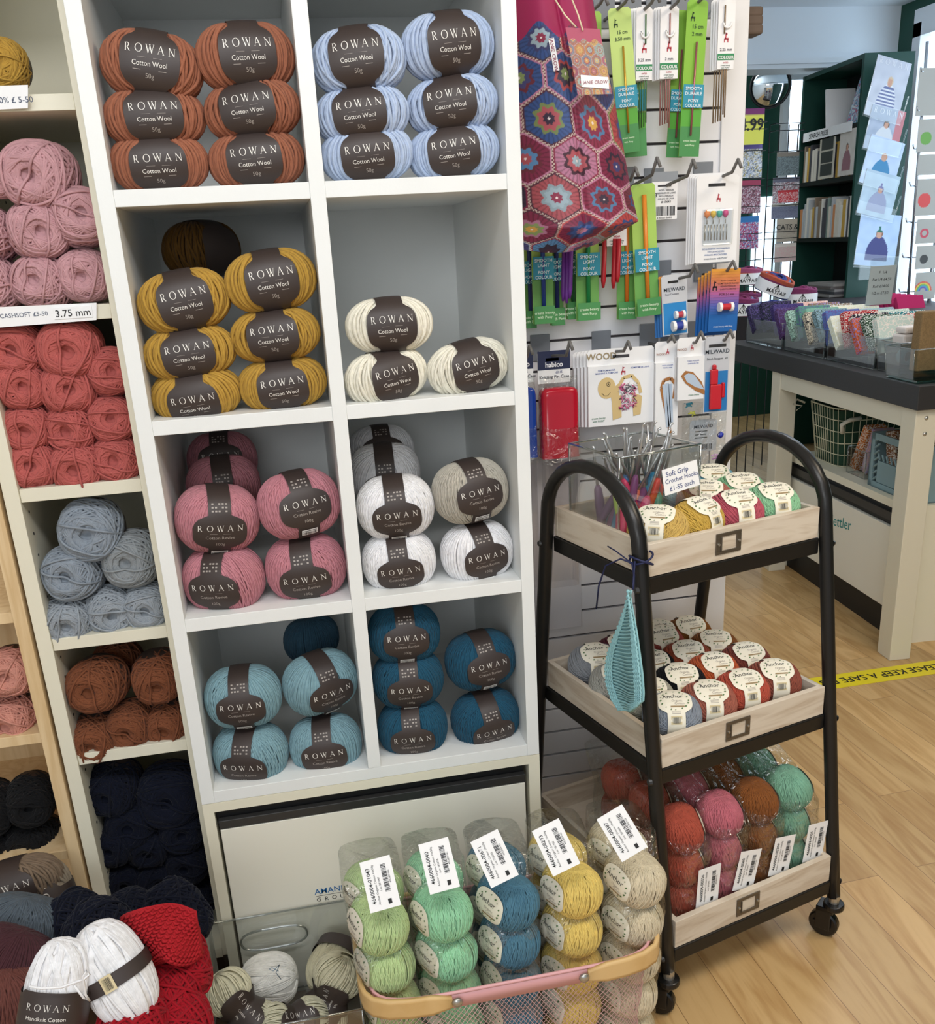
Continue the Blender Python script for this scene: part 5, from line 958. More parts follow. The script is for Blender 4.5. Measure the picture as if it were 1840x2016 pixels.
an_ = math.degrees(math.atan2(-(onY(1096, 140, .16).z - onY(1085, 76, .16).z), onY(1096, 140, .16).x - onY(1085, 76, .16).x)); pc = onY(1090, 108, .1592); mb = MB(); put(mb, text2d('JANIE CROW', .0072, 'C', .01), plane_fn(T(pc) @ RY(an_), 0), 0, -.0025); obj('lettering', mb, M('maroon_ink', '8a3550', .6), lb)
tg = thing('hang_tag', 'printed swing tag with crochet flower pattern hanging on cream cord from the bag', 'tag', T(0, 0, 0))
q = [onY(1113, 54, .135), onY(1180, 57, .135), onY(1205, 185, .13), onY(1137, 187, .13)]
def tf(u, v): return q[0].lerp(q[1], u).lerp(q[3].lerp(q[2], u), v)
P2 = [hx(x) for x in ['#b07a6a', '#b56a7c', '#c9a46a', '#8a8f9c', '#a05a6a', '#9fb0a8', '#c48a5a']]
mb = MB(); mb.grid(90, 160, lambda u, v: tf(u, v), 0, col=lambda u, v: hx('#b0506a') if v < .18 + .03 * math.cos(u * 20) else ogee(u * 3.4, v * 6.2, P2)); cd_ = obj('card', mb, PRINT, tg, smooth=False)
mb = MB(); mb.add([tf(.18, .70) + Vector((0, -.001, 0)), tf(.97, .74) + Vector((0, -.001, 0)), tf(.93, .92) + Vector((0, -.001, 0)), tf(.14, .88) + Vector((0, -.001, 0))], [(0, 1, 2, 3)]); nl_ = obj('name_label', mb, WHITEP, tg, solid=.0004); pc = tf(.55, .84); mb = MB(); put(mb, text2d('JANIE CROW', .0062, 'C', .004), plane_fn(T(pc + Vector((0, -.0018, 0))), 0)); obj('lettering', mb, MATS['maroon_ink'], nl_)
mb = MB(); e = onY(1147, 60, .132); mb.tube([onY(1090, -5, .15), onY(1112, 30, .14), onY(1134, 54, .134)], .0011, 6); mb.tube([onY(1124, -5, .15), onY(1138, 30, .14), e], .0011, 6); obj('cord', mb, M('cream_cord', 'e3d3b4', .8), tg, smooth=True)

# ================================================================== COUNTER
CT = T(1.783, .885, 0) @ RZ(-4.0)   # origin: near left corner of the top; +y runs away from the camera, +x to the right
def cobj(n, mb, m, par, **k): return obj(n, mb, m, par, **k)
ct = thing('counter', 'cutting table with thick charcoal top and square cream legs', 'table', CT @ T(0, 0, H)); U = T(0, 0, -H)
TOPM = M('charcoal_top', '2f2e2f', .45, bump=.1, bscale=200); LEGM = M('cream_leg', 'dcd6c2', .45)
zt, zb = .355, .292
mb = MB(); mb.box(-.012, .75, -.02, 1.28, zb, zt, mat=U); obj('table_top', mb, TOPM, ct, bevel=.0015)
for x, y in ((0, 0), (.66, 0), (0, .80), (.66, .80)):
    mb = MB(); mb.box(x, x + .062, y, y + .066, H, zb, mat=U); lg = obj('leg', mb, LEGM, ct, bevel=.002)
    if x == 0 and y == 0: mb = MB(); [mb.lathe([(.001, .003), (.0045, .002), (.006, 0)][::-1], 12, mat=U @ T(.03, -.0, z) @ RX(90)) for z in (.287 - .02, .225)]; obj('bolt', mb, MATS['steel'], lg, smooth=True)
mb = MB(); mb.box(.004, .03, .066, .80, .235, zb, mat=U); mb.box(.062, .66, .004, .03, .235, zb, mat=U); obj('apron', mb, LEGM, ct, bevel=.001)
# cabinet under the counter
uc = thing('drawer_cabinet', 'cream drawer cabinet with black grip strip standing under the cutting table', 'cabinet', CT @ T(0, 0, H))
mb = MB(); mb.box(.075, .62, .10, .86, -.01 - .02, -.006, mat=U); mb.box(.075, .62, .10, .112, H, -.03, mat=U); mb.box(.075, .62, .848, .86, H, -.03, mat=U); mb.box(.6, .62, .11, .85, H, .0, mat=U); mb.box(.08, .6, .112, .848, -.33, -.32, mat=U); obj('body', mb, CLAM, uc)
mb = MB(); mb.box(.083, .12, .112, .848, -.085, -.03, mat=U); obj('grip_recess', mb, BLK, uc); mb = MB(); mb.box(.074, .085, .112, .848, -.07, -.045, mat=U); obj('grip_strip', mb, CHAR, uc)
mb = MB(); mb.box(.073, .088, .113, .847, -.335, -.087, mat=U); dfr = obj('drawer_front', mb, DOOR, uc, bevel=.001); mb = MB(); mb.box(.09, .6, .112, .848, H, -.335, mat=U); obj('kickboard', mb, BLK, uc)
mb = MB(); put(mb, text2d('Mettler', .05, 'C', .004), lambda x, y: U @ Vector((.0722, .47 - x, -.17 + y + .12 * x))); obj('lettering', mb, M('teal_print', '2a8a86', .5), dfr)
# clear bins with fabric on the counter
FQ = [('#2a2344', 'dark violet'), ('#1c2030', 'near black'), ('#3a2a6a', 'purple'), ('#4a2a58', 'plum'), ('#a8c8b8', 'pale mint'), ('#5f9a84', 'green'), ('#7fb09a', 'sea green'), ('#cfc4ae', 'sand'), ('#8aa8b4', 'grey blue'), ('#5a78b8', 'blue'), ('#dfe0c8', 'cream'), ('#b8262e', 'red'), ('#232030', 'black floral'), ('#c85a2a', 'orange'), ('#2e4a34', 'dark green'), ('#c9d8d0', 'pale aqua')]
def fabmat(i, c):
    k = 'fabric_%d' % i
    if k in MATS: return MATS[k]
    mt, t, b = nt(k); tc = t.nodes.new('ShaderNodeTexCoord'); vo = t.nodes.new('ShaderNodeTexVoronoi'); vo.inputs['Scale'].default_value = 90 + 25 * (i % 3); t.links.new(tc.outputs['Object'], vo.inputs[0]); cr = t.nodes.new('ShaderNodeValToRGB'); e = cr.color_ramp.elements
    alt = [('#e8e4da', '#3a4a3a'), ('#9a8ac0', '#6a5a9a'), ('#e6ebe4', '#8ab8a4'), ('#f0e8e0', '#1c1c24')][i % 4]; e[0].position = .25; e[0].color = hx(c); e[1].position = .6; e[1].color = hx(c); n = cr.color_ramp.elements.new(.45); n.color = hx(alt[0] if i > 9 else alt[1]) if i > 3 else hx('#5a4a80'); cr.color_ramp.interpolation = 'CONSTANT'
    t.links.new(vo.outputs['Distance'], cr.inputs[0]); t.links.new(cr.outputs[0], b.inputs['Base Color']); b.inputs['Roughness'].default_value = .9; return mt
def fatq(mw, w, h, d, mat, label, grp):
    mb = MB(); fold = []
    for k in range(4): y0 = -d / 2 + d * k / 4; mb.box(-w / 2, w / 2, y0, y0 + d / 4 * .93, -h / 2, h / 2 - .001 * (k % 2))
    o = obj('folded_fabric', mb, mat, None, bevel=d * .1); o.matrix_world = mw; return tag(o, label, 'fabric', grp)
STK = clear_mat('printed_film', (.75, .72, .8, 1), .1, .5)
bins = [(.42 + .52, .26, 'farthest left', 0, 4), (.685, .235, 'second', 4, 6), (.345, .27, 'third', 10, 6)]
bins = [(.90, 1.20, 'far left', 0, 4), (.60, .875, 'middle', 4, 6), (.30, .575, 'near', 10, 6)]
for (ya, yb, nm, i0, n) in bins:
    yc, hl = (ya + yb) / 2, (yb - ya) / 2; mw = CT @ T(.12, yc, zt + .0015)
    bb = open_bin('fabric_bin', mw, .075, hl, .088, 'clear plastic bin of folded fabrics on the counter, %s of three' % nm, 'bin', .002, group='fabric bins on the counter')
    for k in range(n):
        for rrow in (0,):
            y = hl - .025 - k * (2 * hl - .045) / (n - 1 if n > 1 else 1); c_, cn = FQ[(i0 + k) % 16]
            fatq(mw @ T(-.012 + .01 * ((k * 7) % 3 - 1), y * .93, .085 + .005 * ((k * 5) % 3)) @ RX(-40 + 5 * ((k * 3) % 4)) @ RZ(3 * ((k * 5) % 3 - 1)), .115, .11, .028, fabmat((i0 + k) % 16, c_), '%s folded fabric square in the %s fabric bin' % (cn, nm), 'folded fabrics in the %s bin' % nm)
mb = MB()
# rear rows of fabric, sign, hessian, trays
bk_cols = [('#e7a79a', 'salmon'), ('#8a6f58', 'brown'), ('#9a8068', 'tan'), ('#e6e4c4', 'pale cream'), ('#ddd9bd', 'ivory'), ('#9cc0b4', 'aqua'), ('#b9cabc', 'sage'), ('#2f7f86', 'teal'), ('#c9574a', 'brick floral'), ('#c8b48e', 'beige floral'), ('#b0a080', 'taupe floral')]
for k, (c_, cn) in enumerate(bk_cols):
    fatq(CT @ T(.27, 1.12 - k * .088, zt + .085) @ RX(-38), .12, .115, .032, fabmat(20 + k, c_), '%s folded fabric in the row behind the clear bins' % cn, 'folded fabrics behind the bins')
open_bin('fabric_bin', CT @ T(.27, .66, zt + .0015), .07, .52, .07, 'long clear tray holding the rear row of fabrics on the counter', 'bin', .002)
MG = '#b01a5c'
for k in range(6): o = fatq(CT @ T(.50, 1.06 - k * .034, zt + .13) @ RX(-30), .1, .05, .02, pmat(MG, .85), 'magenta folded fabric in the row below the paper sign', 'magenta fabrics')
mb = MB(); mb.box(.44, .58, .72, 1.05, zt, zt + .115); o = obj('fabric_box', mb, M('dark_box', '3a3438', .6), None, bevel=.002); o.matrix_world = CT; tag(o, 'dark box behind the bins carrying the magenta fabrics', 'box')
sgp = thing('sign_holder', 'acrylic sign holder with handwritten paper standing behind the fabrics', 'sign', T(onX(1728, 600, 2.15))); mb = MB(); mb.box(-.05, .05, 0, .002, 0, .15); obj('holder', mb, BINM, sgp, mw=RX(6) @ RZ(0)); mb = MB(); mb.box(-.047, .047, .0005, .0015, 0, .125); pp = obj('paper', mb, M('greyish_paper', 'cfd4d4', .7), sgp, mw=RX(6) @ RZ(0)); mb = MB()
for i, l in enumerate(['F. 1/4', 'Fat 1/4 £4.50', 'Roll £14.00', '1/2 m £7.50']): put(mb, text2d(l, .013), plane_fn(T(0, 0, .1 - i * .022), 0))
obj('lettering', mb, INK, pp)
HES = wood_mat('hessian', '8e7450', '6f5a3c', (60, 60, 60), rough=.95)
mb = MB(); mb.box(-.02, .1, -.018, .018, 0, .155); o = obj('hessian_block', mb, HES, None, bevel=.004); o.matrix_world = CT @ T(.065, .11, zt + .02) @ RZ(4); tag(o, 'upright brown hessian cloth bundle in the nearest bin on the counter', 'fabric')
mb = MB(); mb.box(-.02, .1, -.018, .018, 0, .15); o = obj('hessian_block', mb, HES, None, bevel=.004); o.matrix_world = CT @ T(.195, .12, zt + .02) @ RZ(4); tag(o, 'second brown hessian bundle at the right edge of the photo', 'fabric')
open_bin('clear_bin', CT @ T(.115, .10, zt + .0015), .12, .07, .085, 'clear plastic bin with green rim holding hessian at the near end of the counter', 'bin', .002, .08)
open_bin('clear_bin', CT @ T(.13, .235, zt + .0015), .085, .06, .085, 'clear plastic bin with ribbon rolls between fabrics and hessian', 'bin', .002, .08)
mb = MB(); mb.box(-.06, .06, -.03, .03, 0, .03); mb.box(-.055, .055, -.026, .026, .032, .05); o = obj('folded_fabric', mb, pmat('#e6dcd6', .8), None, bevel=.006); o.matrix_world = CT @ T(.13, .235, zt + .075); tag(o, 'pale pink folded cloth lying on top of the ribbon bin', 'fabric')
mb = MB()
for k in range(6): mb.tube([(-.03 + .022 * math.cos(a), -.03 + k * .006, .03 + .02 * math.sin(a)) for a in [2 * PI * q / 16 for q in range(16)]], .003, 6, closed=True)
o = obj('ribbon_roll', mb, pmat('#4f7f8c', .7), None, smooth=True); o.matrix_world = CT @ T(.12, .225, zt + .015); tag(o, 'teal ribbon roll inside the clear bin under the pink cloth', 'ribbon')
gt = thing('green_tray', 'low translucent teal tray under the hessian bin', 'tray', CT @ T(.12, .09, zt)); mb = MB(); mb.box(-.118, .12, -.075, .06, .002, .0075); obj('tray', mb, clear_mat('teal_acrylic', (.25, .62, .58, 1), .1, .4), gt)
tk = thing('bin_card', 'handwritten floral card clipped on the front of the hessian bin', 'card', CT @ T(.135, .024, zt + .03)); mb = MB(); mb.box(-.05, .06, 0, .0008, -.02, .03); cdd = obj('card', mb, M('floral_card', 'b7b8a6', .7, var=.4), tk); mb = MB(); mb.box(-.05, .06, -.0006, 0, .0, .014); obj('white_strip', mb, WHITEP, cdd); mb = MB(); put(mb, text2d('Rainbow Baby', .011), plane_fn(T(.005, -.001, .004), 0)); obj('lettering', mb, INK, cdd)
# yarn cakes behind
def cake(mw, r, h, cols, label):
    t = thing('yarn_cake', label, 'yarn', mw, 'multicoloured yarn cakes'); k = len(cols)
    for j, c_ in enumerate(cols):
        mb = MB(); rd = random.Random(j)
        for q in range(7):
            i = j * 7 + q; rr_ = r * (.35 + .65 * (i / (7 * k)) ** .6); tl = .25 * rd.uniform(-1, 1); mb.tube([(rr_ * math.cos(a), rr_ * math.sin(a), h * (.55 + .45 * (1 - (rr_ / r) ** 3)) + .006 * math.sin(a * 2 + i) + tl * .02 * math.cos(a)) for a in [2 * PI * z / 22 for z in range(22)]], .0045, 5, closed=True)
        for q in range(6): zz = h * (j + q / 6) / k; mb.tube([(r * math.cos(a), r * math.sin(a), zz + .004 * math.sin(2 * a)) for a in [2 * PI * z / 22 for z in range(22)]], .0055, 5, closed=True)
        obj('yarn', mb, YARN, t, c_, smooth=True)['label'] = ['first', 'second', 'third', 'fourth', 'fifth'][j] + ' colour of the wound yarn'
    mb = MB(); mb.grid(36, 2, lambda u, v: ((r + .007) * math.cos(2 * PI * u), (r + .007) * math.sin(2 * PI * u), h * .72 * v), closeu=True); sl = obj('paper_sleeve', mb, WHITEP, t, smooth=True)
    mb = MB(); rb_ = r + .008; f = lambda x, y: Vector((rb_ * math.sin(x / rb_ - .3), -rb_ * math.cos(x / rb_ - .3), y)); put(mb, text2d('MAYFAIR', .022, 'C', .01), f, 0, h * .14); put(mb, strokes([(-.014, .0, 0, .022, .002), (.014, 0, 0, .022, .002), (0, 0, 0, .022, .002), (-.006, 0, 0, .022, .0015), (.006, 0, 0, .022, .0015)]), f, -.006, h * .38); obj('lettering', mb, INK, sl); return t
MC = ['#3d4a8c', '#b5483f', '#6a7fa8', '#8c3f6a', '#c8624a']
p = onX(1520, 545, 2.15); mb = MB(); 
cb = Vector((2.13, 1.95, .36))
for (u, v, x, sc_, rx, lb) in [(1519, 560, 2.2, 1.0, 16, 'multicoloured yarn cake tipped up in a white sleeve on the heap'), (1468, 545, 2.25, .95, 0, 'orange and blue yarn cake standing behind the tipped one'), (1515, 615, 2.08, 1.0, 0, 'rose and plum yarn cake in front of the tipped one'), (1575, 585, 2.35, .9, 0, 'blue and purple yarn cake right of the tipped one'), (1460, 605, 2.05, .9, 0, 'plum yarn cake half hidden by the slatwall cards')]:
    p = onX(u, v, x); cs5 = MC if 'multi' in lb else [random.choice(['#c8624a', '#3d4a8c', '#8c3f6a', '#8a93b8', '#b05a80']) for _ in range(4)]; cake(T(p - Vector((0, 0, .03))) @ RX(rx) @ RY(rx), .068 * sc_, .065, cs5, lb)
    if u == 1468: cake(T(p.x, p.y, .425), .064, .065, cs5[::-1], 'white sleeved yarn cake under the orange and blue one')
mb = MB(); mb.box(.30, 1.1, 1.05, 2.3, .28, .42); o = obj('side_table', mb, M('dark_box', '3a3438', .6)); o.matrix_world = CT; tag(o, 'dark low display table carrying the yarn cakes behind the counter', 'table')
# things on the cabinet shelf under the counter
zs = -.006
wb = thing('wire_basket', 'cream wire basket with green lining on the shelf under the counter', 'basket', CT @ T(.24, .69, zs)); mb = MB(); mb2 = MB()
def wp(s, z, k=1.0): f = (.82 + .18 * z / .2) * k; p = rr(2 * PI * s, .14 * f, .115 * f); p.z = z; return p
for j in range(6): mb.tube([wp(q / 40, .002 + j * .039) for q in range(40)], .0026 if j == 5 else .0017, 5, closed=True)
for q in range(44): mb.tube([wp(q / 44, 0), wp(q / 44, .197)], .0014, 4)
obj('wires', mb, M('cream_wire', 'd6d2b4', .5), wb, smooth=True); mb2.grid(40, 4, lambda u, v: wp(u, .004 + v * .185, .96), closeu=True); obj('lining', mb2, M('green_lining', '1f3f2c', .9), wb, smooth=True)
mb = MB(); mb.tube([(-.15, .1, .19), (-.17, .12, .2), (-.19, .11, .185), (-.16, .10, .18), (-.18, .1, .165)], .004, 5, flat=.3); obj('bow', mb, pmat('#c9c4b0', .8), wb, smooth=True); mb = MB(); mb.tube([(-.12 + .04 * 0, -.11, .12), (-.13, -.12, .15), (-.11, -.13, .165), (-.07, -.125, .168)], .007, 6); obj('handle_wrap', mb, pmat('#d8d4c4', .8), wb, smooth=True)
cr = thing('folding_crate', 'grey blue plastic folding crate on the shelf under the counter', 'crate', CT @ T(.24, .245, zs)); CRM_ = M('crate_blue', '7f9aa0', .5); mb = MB(); X, Yh, Z = .14, .125, .165
for (a, b, c_, d, e, f) in ((-X, -X + .006, -Yh, Yh, 0, .018), (-X, -X + .006, -Yh, Yh, Z - .02, Z), (-X, -X + .006, -Yh, -Yh + .02, 0, Z), (-X, -X + .006, Yh - .02, Yh, 0, Z), (-X, -X + .006, -.08, .08, .02, .085), (X - .006, X, -Yh, Yh, 0, Z), (-X, X, Yh - .006, Yh, 0, Z), (-X, X, -Yh, -Yh + .006, 0, Z), (-X, X, -Yh, Yh, 0, .004)): mb.box(a, b, c_, d, e, f)
for sgn in (-1, 1):
    for k in range(7): mb.tube([(-X + .003, sgn * .105, .02 + k * .02), (-X + .003, sgn * .082, .035 + k * .02)], .003, 5)
for k in range(8): mb.tube([(-X + .003, -.08 + k * .022, .087), (-X + .003, -.07 + k * .022, .105)], .003, 5)
obj('crate_body', mb, CRM_, cr); 
for q, (cc, nm) in enumerate([('#7a2f24', 'rust'), ('#3a2a22', 'dark brown'), ('#8a5a38', 'tan')]): o = fatq(CT @ T(.24, .17 + q * .07, zs + .09) @ RX(-12), .22, .17, .05, fabmat(30 + q, cc), '%s fabric bundle inside the grey blue crate' % nm, 'fabrics in the crate')
open_bin('clear_bin', CT @ T(.17, .48, zs + .001), .05, .055, .085, 'small clear bin between the wire basket and the crate', 'bin', .002)
for q, (cc, nm, yy, tl, hh_) in enumerate([('#b86a2a', 'orange', .50, 25, .16), ('#c0a098', 'pink patterned', .44, 18, .15)]): fatq(CT @ T(.17, yy, zs + .085) @ RX(tl), .07, hh_, .035, fabmat(40 + q, cc), '%s rolled cloth in the small clear bin under the counter' % nm, 'cloths in the small bin')

# ================================================================== BACK ROOM
# bookcase
BKG = M('bookcase_green', '134238', .45); BKI = M('bookcase_dark', '0d1512', .6)
bc2 = thing('bookcase', 'tall dark green bookcase with books seen from its side', 'bookcase', T(2.9, 3.0, H)); U2 = T(-2.9, -3.0, -H)
mb = MB(); mb.box(2.9, 3.14, 3.0, 3.02, H, 1.48, mat=U2); obj('side_panel', mb, BKG, bc2, bevel=.001); mb = MB(); mb.box(2.9, 3.14, 3.6, 3.62, H, 1.48, mat=U2); obj('side_panel', mb, BKG, bc2)
mb = MB(); mb.box(3.13, 3.14, 3.02, 3.6, H, 1.48, mat=U2); obj('back_panel', mb, BKI, bc2)
BOOK0 = set(bpy.data.objects)
BS = [onX(1680, 240, 2.9).z, onX(1665, 350, 2.9).z, onX(1650, 468, 2.9).z, .35]
BS = [1.20, .975, .70, .42]
for z in BS + [1.48]: mb = MB(); mb.box(2.902, 3.13, 3.02, 3.6, z - .02, z, mat=U2); obj('shelf_board', mb, BKG if z > 1.4 else BKI, bc2)
ORD = ['nearest', 'second', 'third', 'fourth', 'fifth', 'sixth', 'seventh', 'eighth', 'ninth', 'tenth', 'eleventh', 'twelfth', 'thirteenth', 'fourteenth', 'fifteenth', 'sixteenth', 'seventeenth', 'eighteenth', 'nineteenth', 'twentieth', 'twenty-first', 'twenty-second', 'twenty-third', 'twenty-fourth', 'twenty-fifth', 'twenty-sixth', 'twenty-seventh', 'twenty-eighth', 'twenty-ninth', 'thirtieth']
rd = random.Random(9); bcs = [('#d8d2c4', 'cream'), ('#c9a24a', 'ochre'), ('#8a7a68', 'taupe'), ('#4a4a50', 'charcoal'), ('#b7bcc0', 'grey'), ('#e0ddd4', 'white'), ('#7d8f86', 'sage'), ('#c98a5a', 'tan')]
for zi, (z, top, nm) in enumerate(((BS[1], 1.18, 'middle'), (BS[2], .95, 'lower'))):
    y = 3.03; k = 0
    while y < 3.57:
        tth = rd.uniform(.012, .03); hh_ = rd.uniform(.14, .2) if top - z > .2 else .17; c_, cn = rd.choice(bcs); b = thing('book', '%s spined book, %s from the near end of the %s bookcase shelf' % (cn, ORD[k], nm), 'book', T(2.912, y, z), 'books on the %s bookcase shelf' % nm)
        mb = MB(); mb.box(0, .16, 0, tth, 0, hh_); obj('cover', mb, pmat(c_, .6), b, bevel=.001); mb = MB(); mb.box(.002, .162, .002, tth - .002, .003, hh_ + .0004); obj('pages', mb, WHITEP, b); y += tth + .003; k += 1
def cover(x, y, seed):
    pass
def paintcard(name, label, cat, mw, w, h, fn, nu=40, nv=50, par=None, th=.002, group=None):
    t = thing(name, label, cat, mw, group) if par is None else par
    mb = MB(); mb.grid(nu, nv, lambda u, v: (-w / 2 + w * u, 0, h * v), 0, col=fn); mb.box(-w / 2, w / 2, .0005, th, 0, h); mb.c += [(len(mb.v) - 8 + i, (.8, .8, .8, 1)) for i in range(8)]; o = obj('cover', mb, PRINT, t if par is None else None); return t, o
def person_cover(bgc, body, hair, hat=None, band=None, stripes=None):
    B, D, Hh = hx(bgc), hx(body), hx(hair); S = hx('#cf9f88')
    def fn(u, v):
        x = u - .52
        if band and u > .78: return hx(band)
        if (x / .085) ** 2 + ((v - .62) / .085) ** 2 < 1: 
            if hat and v > .65: return hx(hat)
            return Hh if v > .67 or abs(x) > .062 else S
        if hat and (x / .03) ** 2 + ((v - .74) / .03) ** 2 < 1: return hx(hat)
        if .1 < v < .56 and abs(x) < .1 + .18 * (1 - ((v - .1) / .46) ** 3): 
            if stripes and int(v * 34) % 2: return hx(stripes)
            return D
        n = noise.noise(Vector((u * 5, v * 6, len(bgc) + ord(bgc[2])))) * .08; return tuple(max(0, min(1, c + n)) for c in B[:3]) + (1,)
    return fn
# magazine rack beside the bookcase
rk = thing('magazine_rack', 'clear wall rack with five magazine pockets on the end of the bookcase', 'rack', T(2.95, 2.99, .5))
covers = [('#c9cdda', '#e4e6ee', '#d8c0a0', None, None, '#6a74a0', (1738, 134), (1700, 224), 'woman in a striped jumper'), ('#a9b4c8', '#d5d8de', '#4a3a30', None, '#c97f86', None, (1722, 230), (1698, 290), 'man in a pale jumper'), ('#c3d3ec', '#3f86b4', '#c89878', None, None, None, (1722, 290), (1690, 358), 'person in a blue jumper'), ('#b4c8d8', '#9aa0bc', '#5a4a8a', '#4a3c90', None, None, (1712, 357), (1685, 418), 'person in a purple hat'), ('#b6cdec', '#3c3f7c', '#8a5a48', '#1f6a5a', None, None, (1706, 418), (1680, 521), 'person in a green bobble hat')]
wds = [.175, .175, .18, .18, .21]
for i, (a, b, c_, d, e, st_, pt, pb, nm) in enumerate(covers):
    y = 2.88 - .012 * i; P0 = onY(pt[0], pt[1], y); P1 = onY(pb[0], pb[1], y); h = (P0 - P1).length; ang = math.degrees(math.atan2(P0.x - P1.x, P0.z - P1.z)); w = wds[i]
    t, o = paintcard('magazine', 'knitting magazine showing a %s, %s in the clear rack' % (nm, ['top', 'second', 'third', 'fourth', 'lowest'][i]), 'magazine', T(P1) @ RY(ang * .6) @ RX(-4) @ T(w / 2, 0, 0), w, h + (.05 if i < 4 else 0), person_cover(a, b, c_, d, e, st_), 60, 70)
    if i < 2: mb = MB(); put(mb, rowan(.022, w * .85), lambda x, yy: Vector((x, -.001, h + .05 - .03 + yy))); obj('lettering', mb, M('white_ink', 'f0f2f8', .5), o); o.parent = t
    mb = MB(); c0_ = T(-2.95, -2.99, -.5) @ T(P1) @ RY(ang * .6); mb.tube([c0_ @ Vector((-.01 + s_ * (w + .02), -.012, z_)) for s_, z_ in ((0, .11), (0, -.01), (1, -.01), (1, .11))], .003, 6); mb.add([c0_ @ Vector(p) for p in [(-.008, -.012, -.008), (w + .008, -.012, -.008), (w + .008, -.012, .05), (-.008, -.012, .05)]], [(0, 1, 2, 3)]); obj('pocket', mb, BINM, rk)
mb = MB(); mb.box(0, .12, -.012, -.002, -.0, .92); obj('backplate', mb, BINM, rk)
for o in list(bpy.data.objects):
    if o.name.startswith('cover') and o.parent is None:
        pass
# search press strip, display books
b = thing('book', 'white display book leaning open on the top bookcase shelf', 'book', T(2.92, 3.36, 1.203) @ RX(-10)); mb = MB(); mb.box(0, .15, 0, .012, 0, .19); mb.box(0, .15, -.04, 0, 0, .01); obj('cover', mb, WHITEP, b)
t, o = paintcard('book', 'blue and pink illustrated book leaning on the top bookcase shelf', 'book', T(2.93, 3.12, 1.203) @ RZ(-90) @ RX(-8) @ RY(16), .14, .2, lambda u, v: hx(['#dfe6ea', '#4a9ac0', '#c86a80', '#8ab0c8'][int(abs(noise.noise(Vector((u * 6, v * 6, 1)))) * 9) % 4]))
mb = MB(); mb.box(0, .004, 0, .5, -.022, .02); o = obj('shelf_strip', mb, WHITEP); o.matrix_world = T(2.893, 3.06, 1.19); tag(o, 'white lettered strip along the top bookcase shelf edge', 'sign'); mb = MB(); put(mb, text2d('SEARCH PRESS', .032, 'C', .01), lambda x, y: Vector((-.0008, .33 - x, -.012 + y))); obj('lettering', mb, INK, o)
t, o = paintcard('book', 'book with a brown haired model in mauve knitwear facing out', 'book', T(2.90, 3.10, .978) @ RZ(-90), .15, .2, person_cover('#d6d0c8', '#9a7078', '#3a2a24'))
t, o = paintcard('book', 'book with dark window panes on its cover facing out', 'book', T(2.90, 3.30, .978) @ RZ(-90), .16, .185, lambda u, v: hx('#c9c4b4') if (u < .12 or u > .88 or v < .08 or abs(v - .38) < .02 or abs(v - .7) < .02) else hx('#3c3f3c'))
for k in range(5): mb = MB(); mb.box(0, .2, 0, .3, 0, .012); o = obj('magazine', mb, pmat(['#8c8a88', '#5a5a60', '#b0aeb0', '#6a6462', '#a09c98'][k])); o.matrix_world = T(2.86 + rd.uniform(-.02, .02), 3.06, .422 + k * .0125) @ RZ(rd.uniform(-6, 6)); tag(o, 'magazine in the flat pile at the foot of the bookcase, layer %s' % ['one', 'two', 'three', 'four', 'five'][k], 'magazine', 'flat pile of magazines')
BR = T(2.9, 3.0, 0) @ RZ(-5) @ T(-2.9, -3.0, 0); bc2.matrix_world = T(2.9, 3.0, H) @ RZ(-5)
bpy.context.view_layer.update()
for o in set(bpy.data.objects) - BOOK0:
    if o.parent is None and (o.get('category') == 'book' or 'flat pile' in o.get('label', '') or 'lettered strip' in o.get('label', '')): o.matrix_world = BR @ o.matrix_world
# mirror
mr = thing('convex_mirror', 'round convex security mirror with black rim above the doorway', 'mirror', T(onY(1516, 170, 4.0)) @ RZ(-20) @ RX(8)); mb = MB(); mb.lathe([(.001, .03)] + [(.105 * k / 8, .03 - .03 * (k / 8) ** 2) for k in range(1, 9)], 40, mat=RX(90)); obj('mirror_glass', mb, M('mirror', 'f4f8fa', .03, metal=1), mr, smooth=True)
mb = MB(); mb.tube([(.107 * math.cos(2 * PI * k / 40), 0, .107 * math.sin(2 * PI * k / 40)) for k in range(40)], .006, 8, closed=True); obj('rim', mb, BLK, mr, smooth=True); mb = MB(); mb.tube([(0, .01, 0), (.05, .3, .05), (.2, .58, .05)], .008, 8); obj('bracket', mb, CHAR, mr, smooth=True)
# wire literature racks
def litrack(u_list, name, lab, y):
    for j, (u0, v0, u1, v1, cols, nm) in enumerate(u_list):
        a, b = onY(u0, v0, y), onY(u1, v1, y); c0_ = onY((u0 + u1) / 2, v1, y); w = onY(u1, v0, y).x - a.x; h = a.z - c0_.z; P = [hx(c) for c in cols]
        t, o = paintcard('booklet', 'craft booklet, %s' % nm, 'booklet', T(c0_) @ RX(-3), w, h, lambda u, v, P=P, j=j: P[0] if v > .82 else P[1 + int(abs(noise.noise(Vector((u * 7, v * 8, j * 3.3)))) * 13) % (len(P) - 1)], 36, 40)
    return
litrack([(1448, 281, 1499, 350, ['#6a5a9c', '#e4e4e6', '#8a94a8', '#c8cfd8', '#c9b45a', '#4a5460'], 'white flowers, top of the left wire rack'), (1448, 356, 1496, 420, ['#a83a5a', '#a87a8c', '#7c3a48', '#d8c8d0', '#5a3a4a'], 'pink cover, middle of the left wire rack'), (1448, 427, 1492, 490, ['#2a72b0', '#a82a58', '#5a86b8', '#c0507c', '#d8dce8'], 'blue and magenta cover, lowest in the left wire rack')], 'wire_rack', '', 3.1)
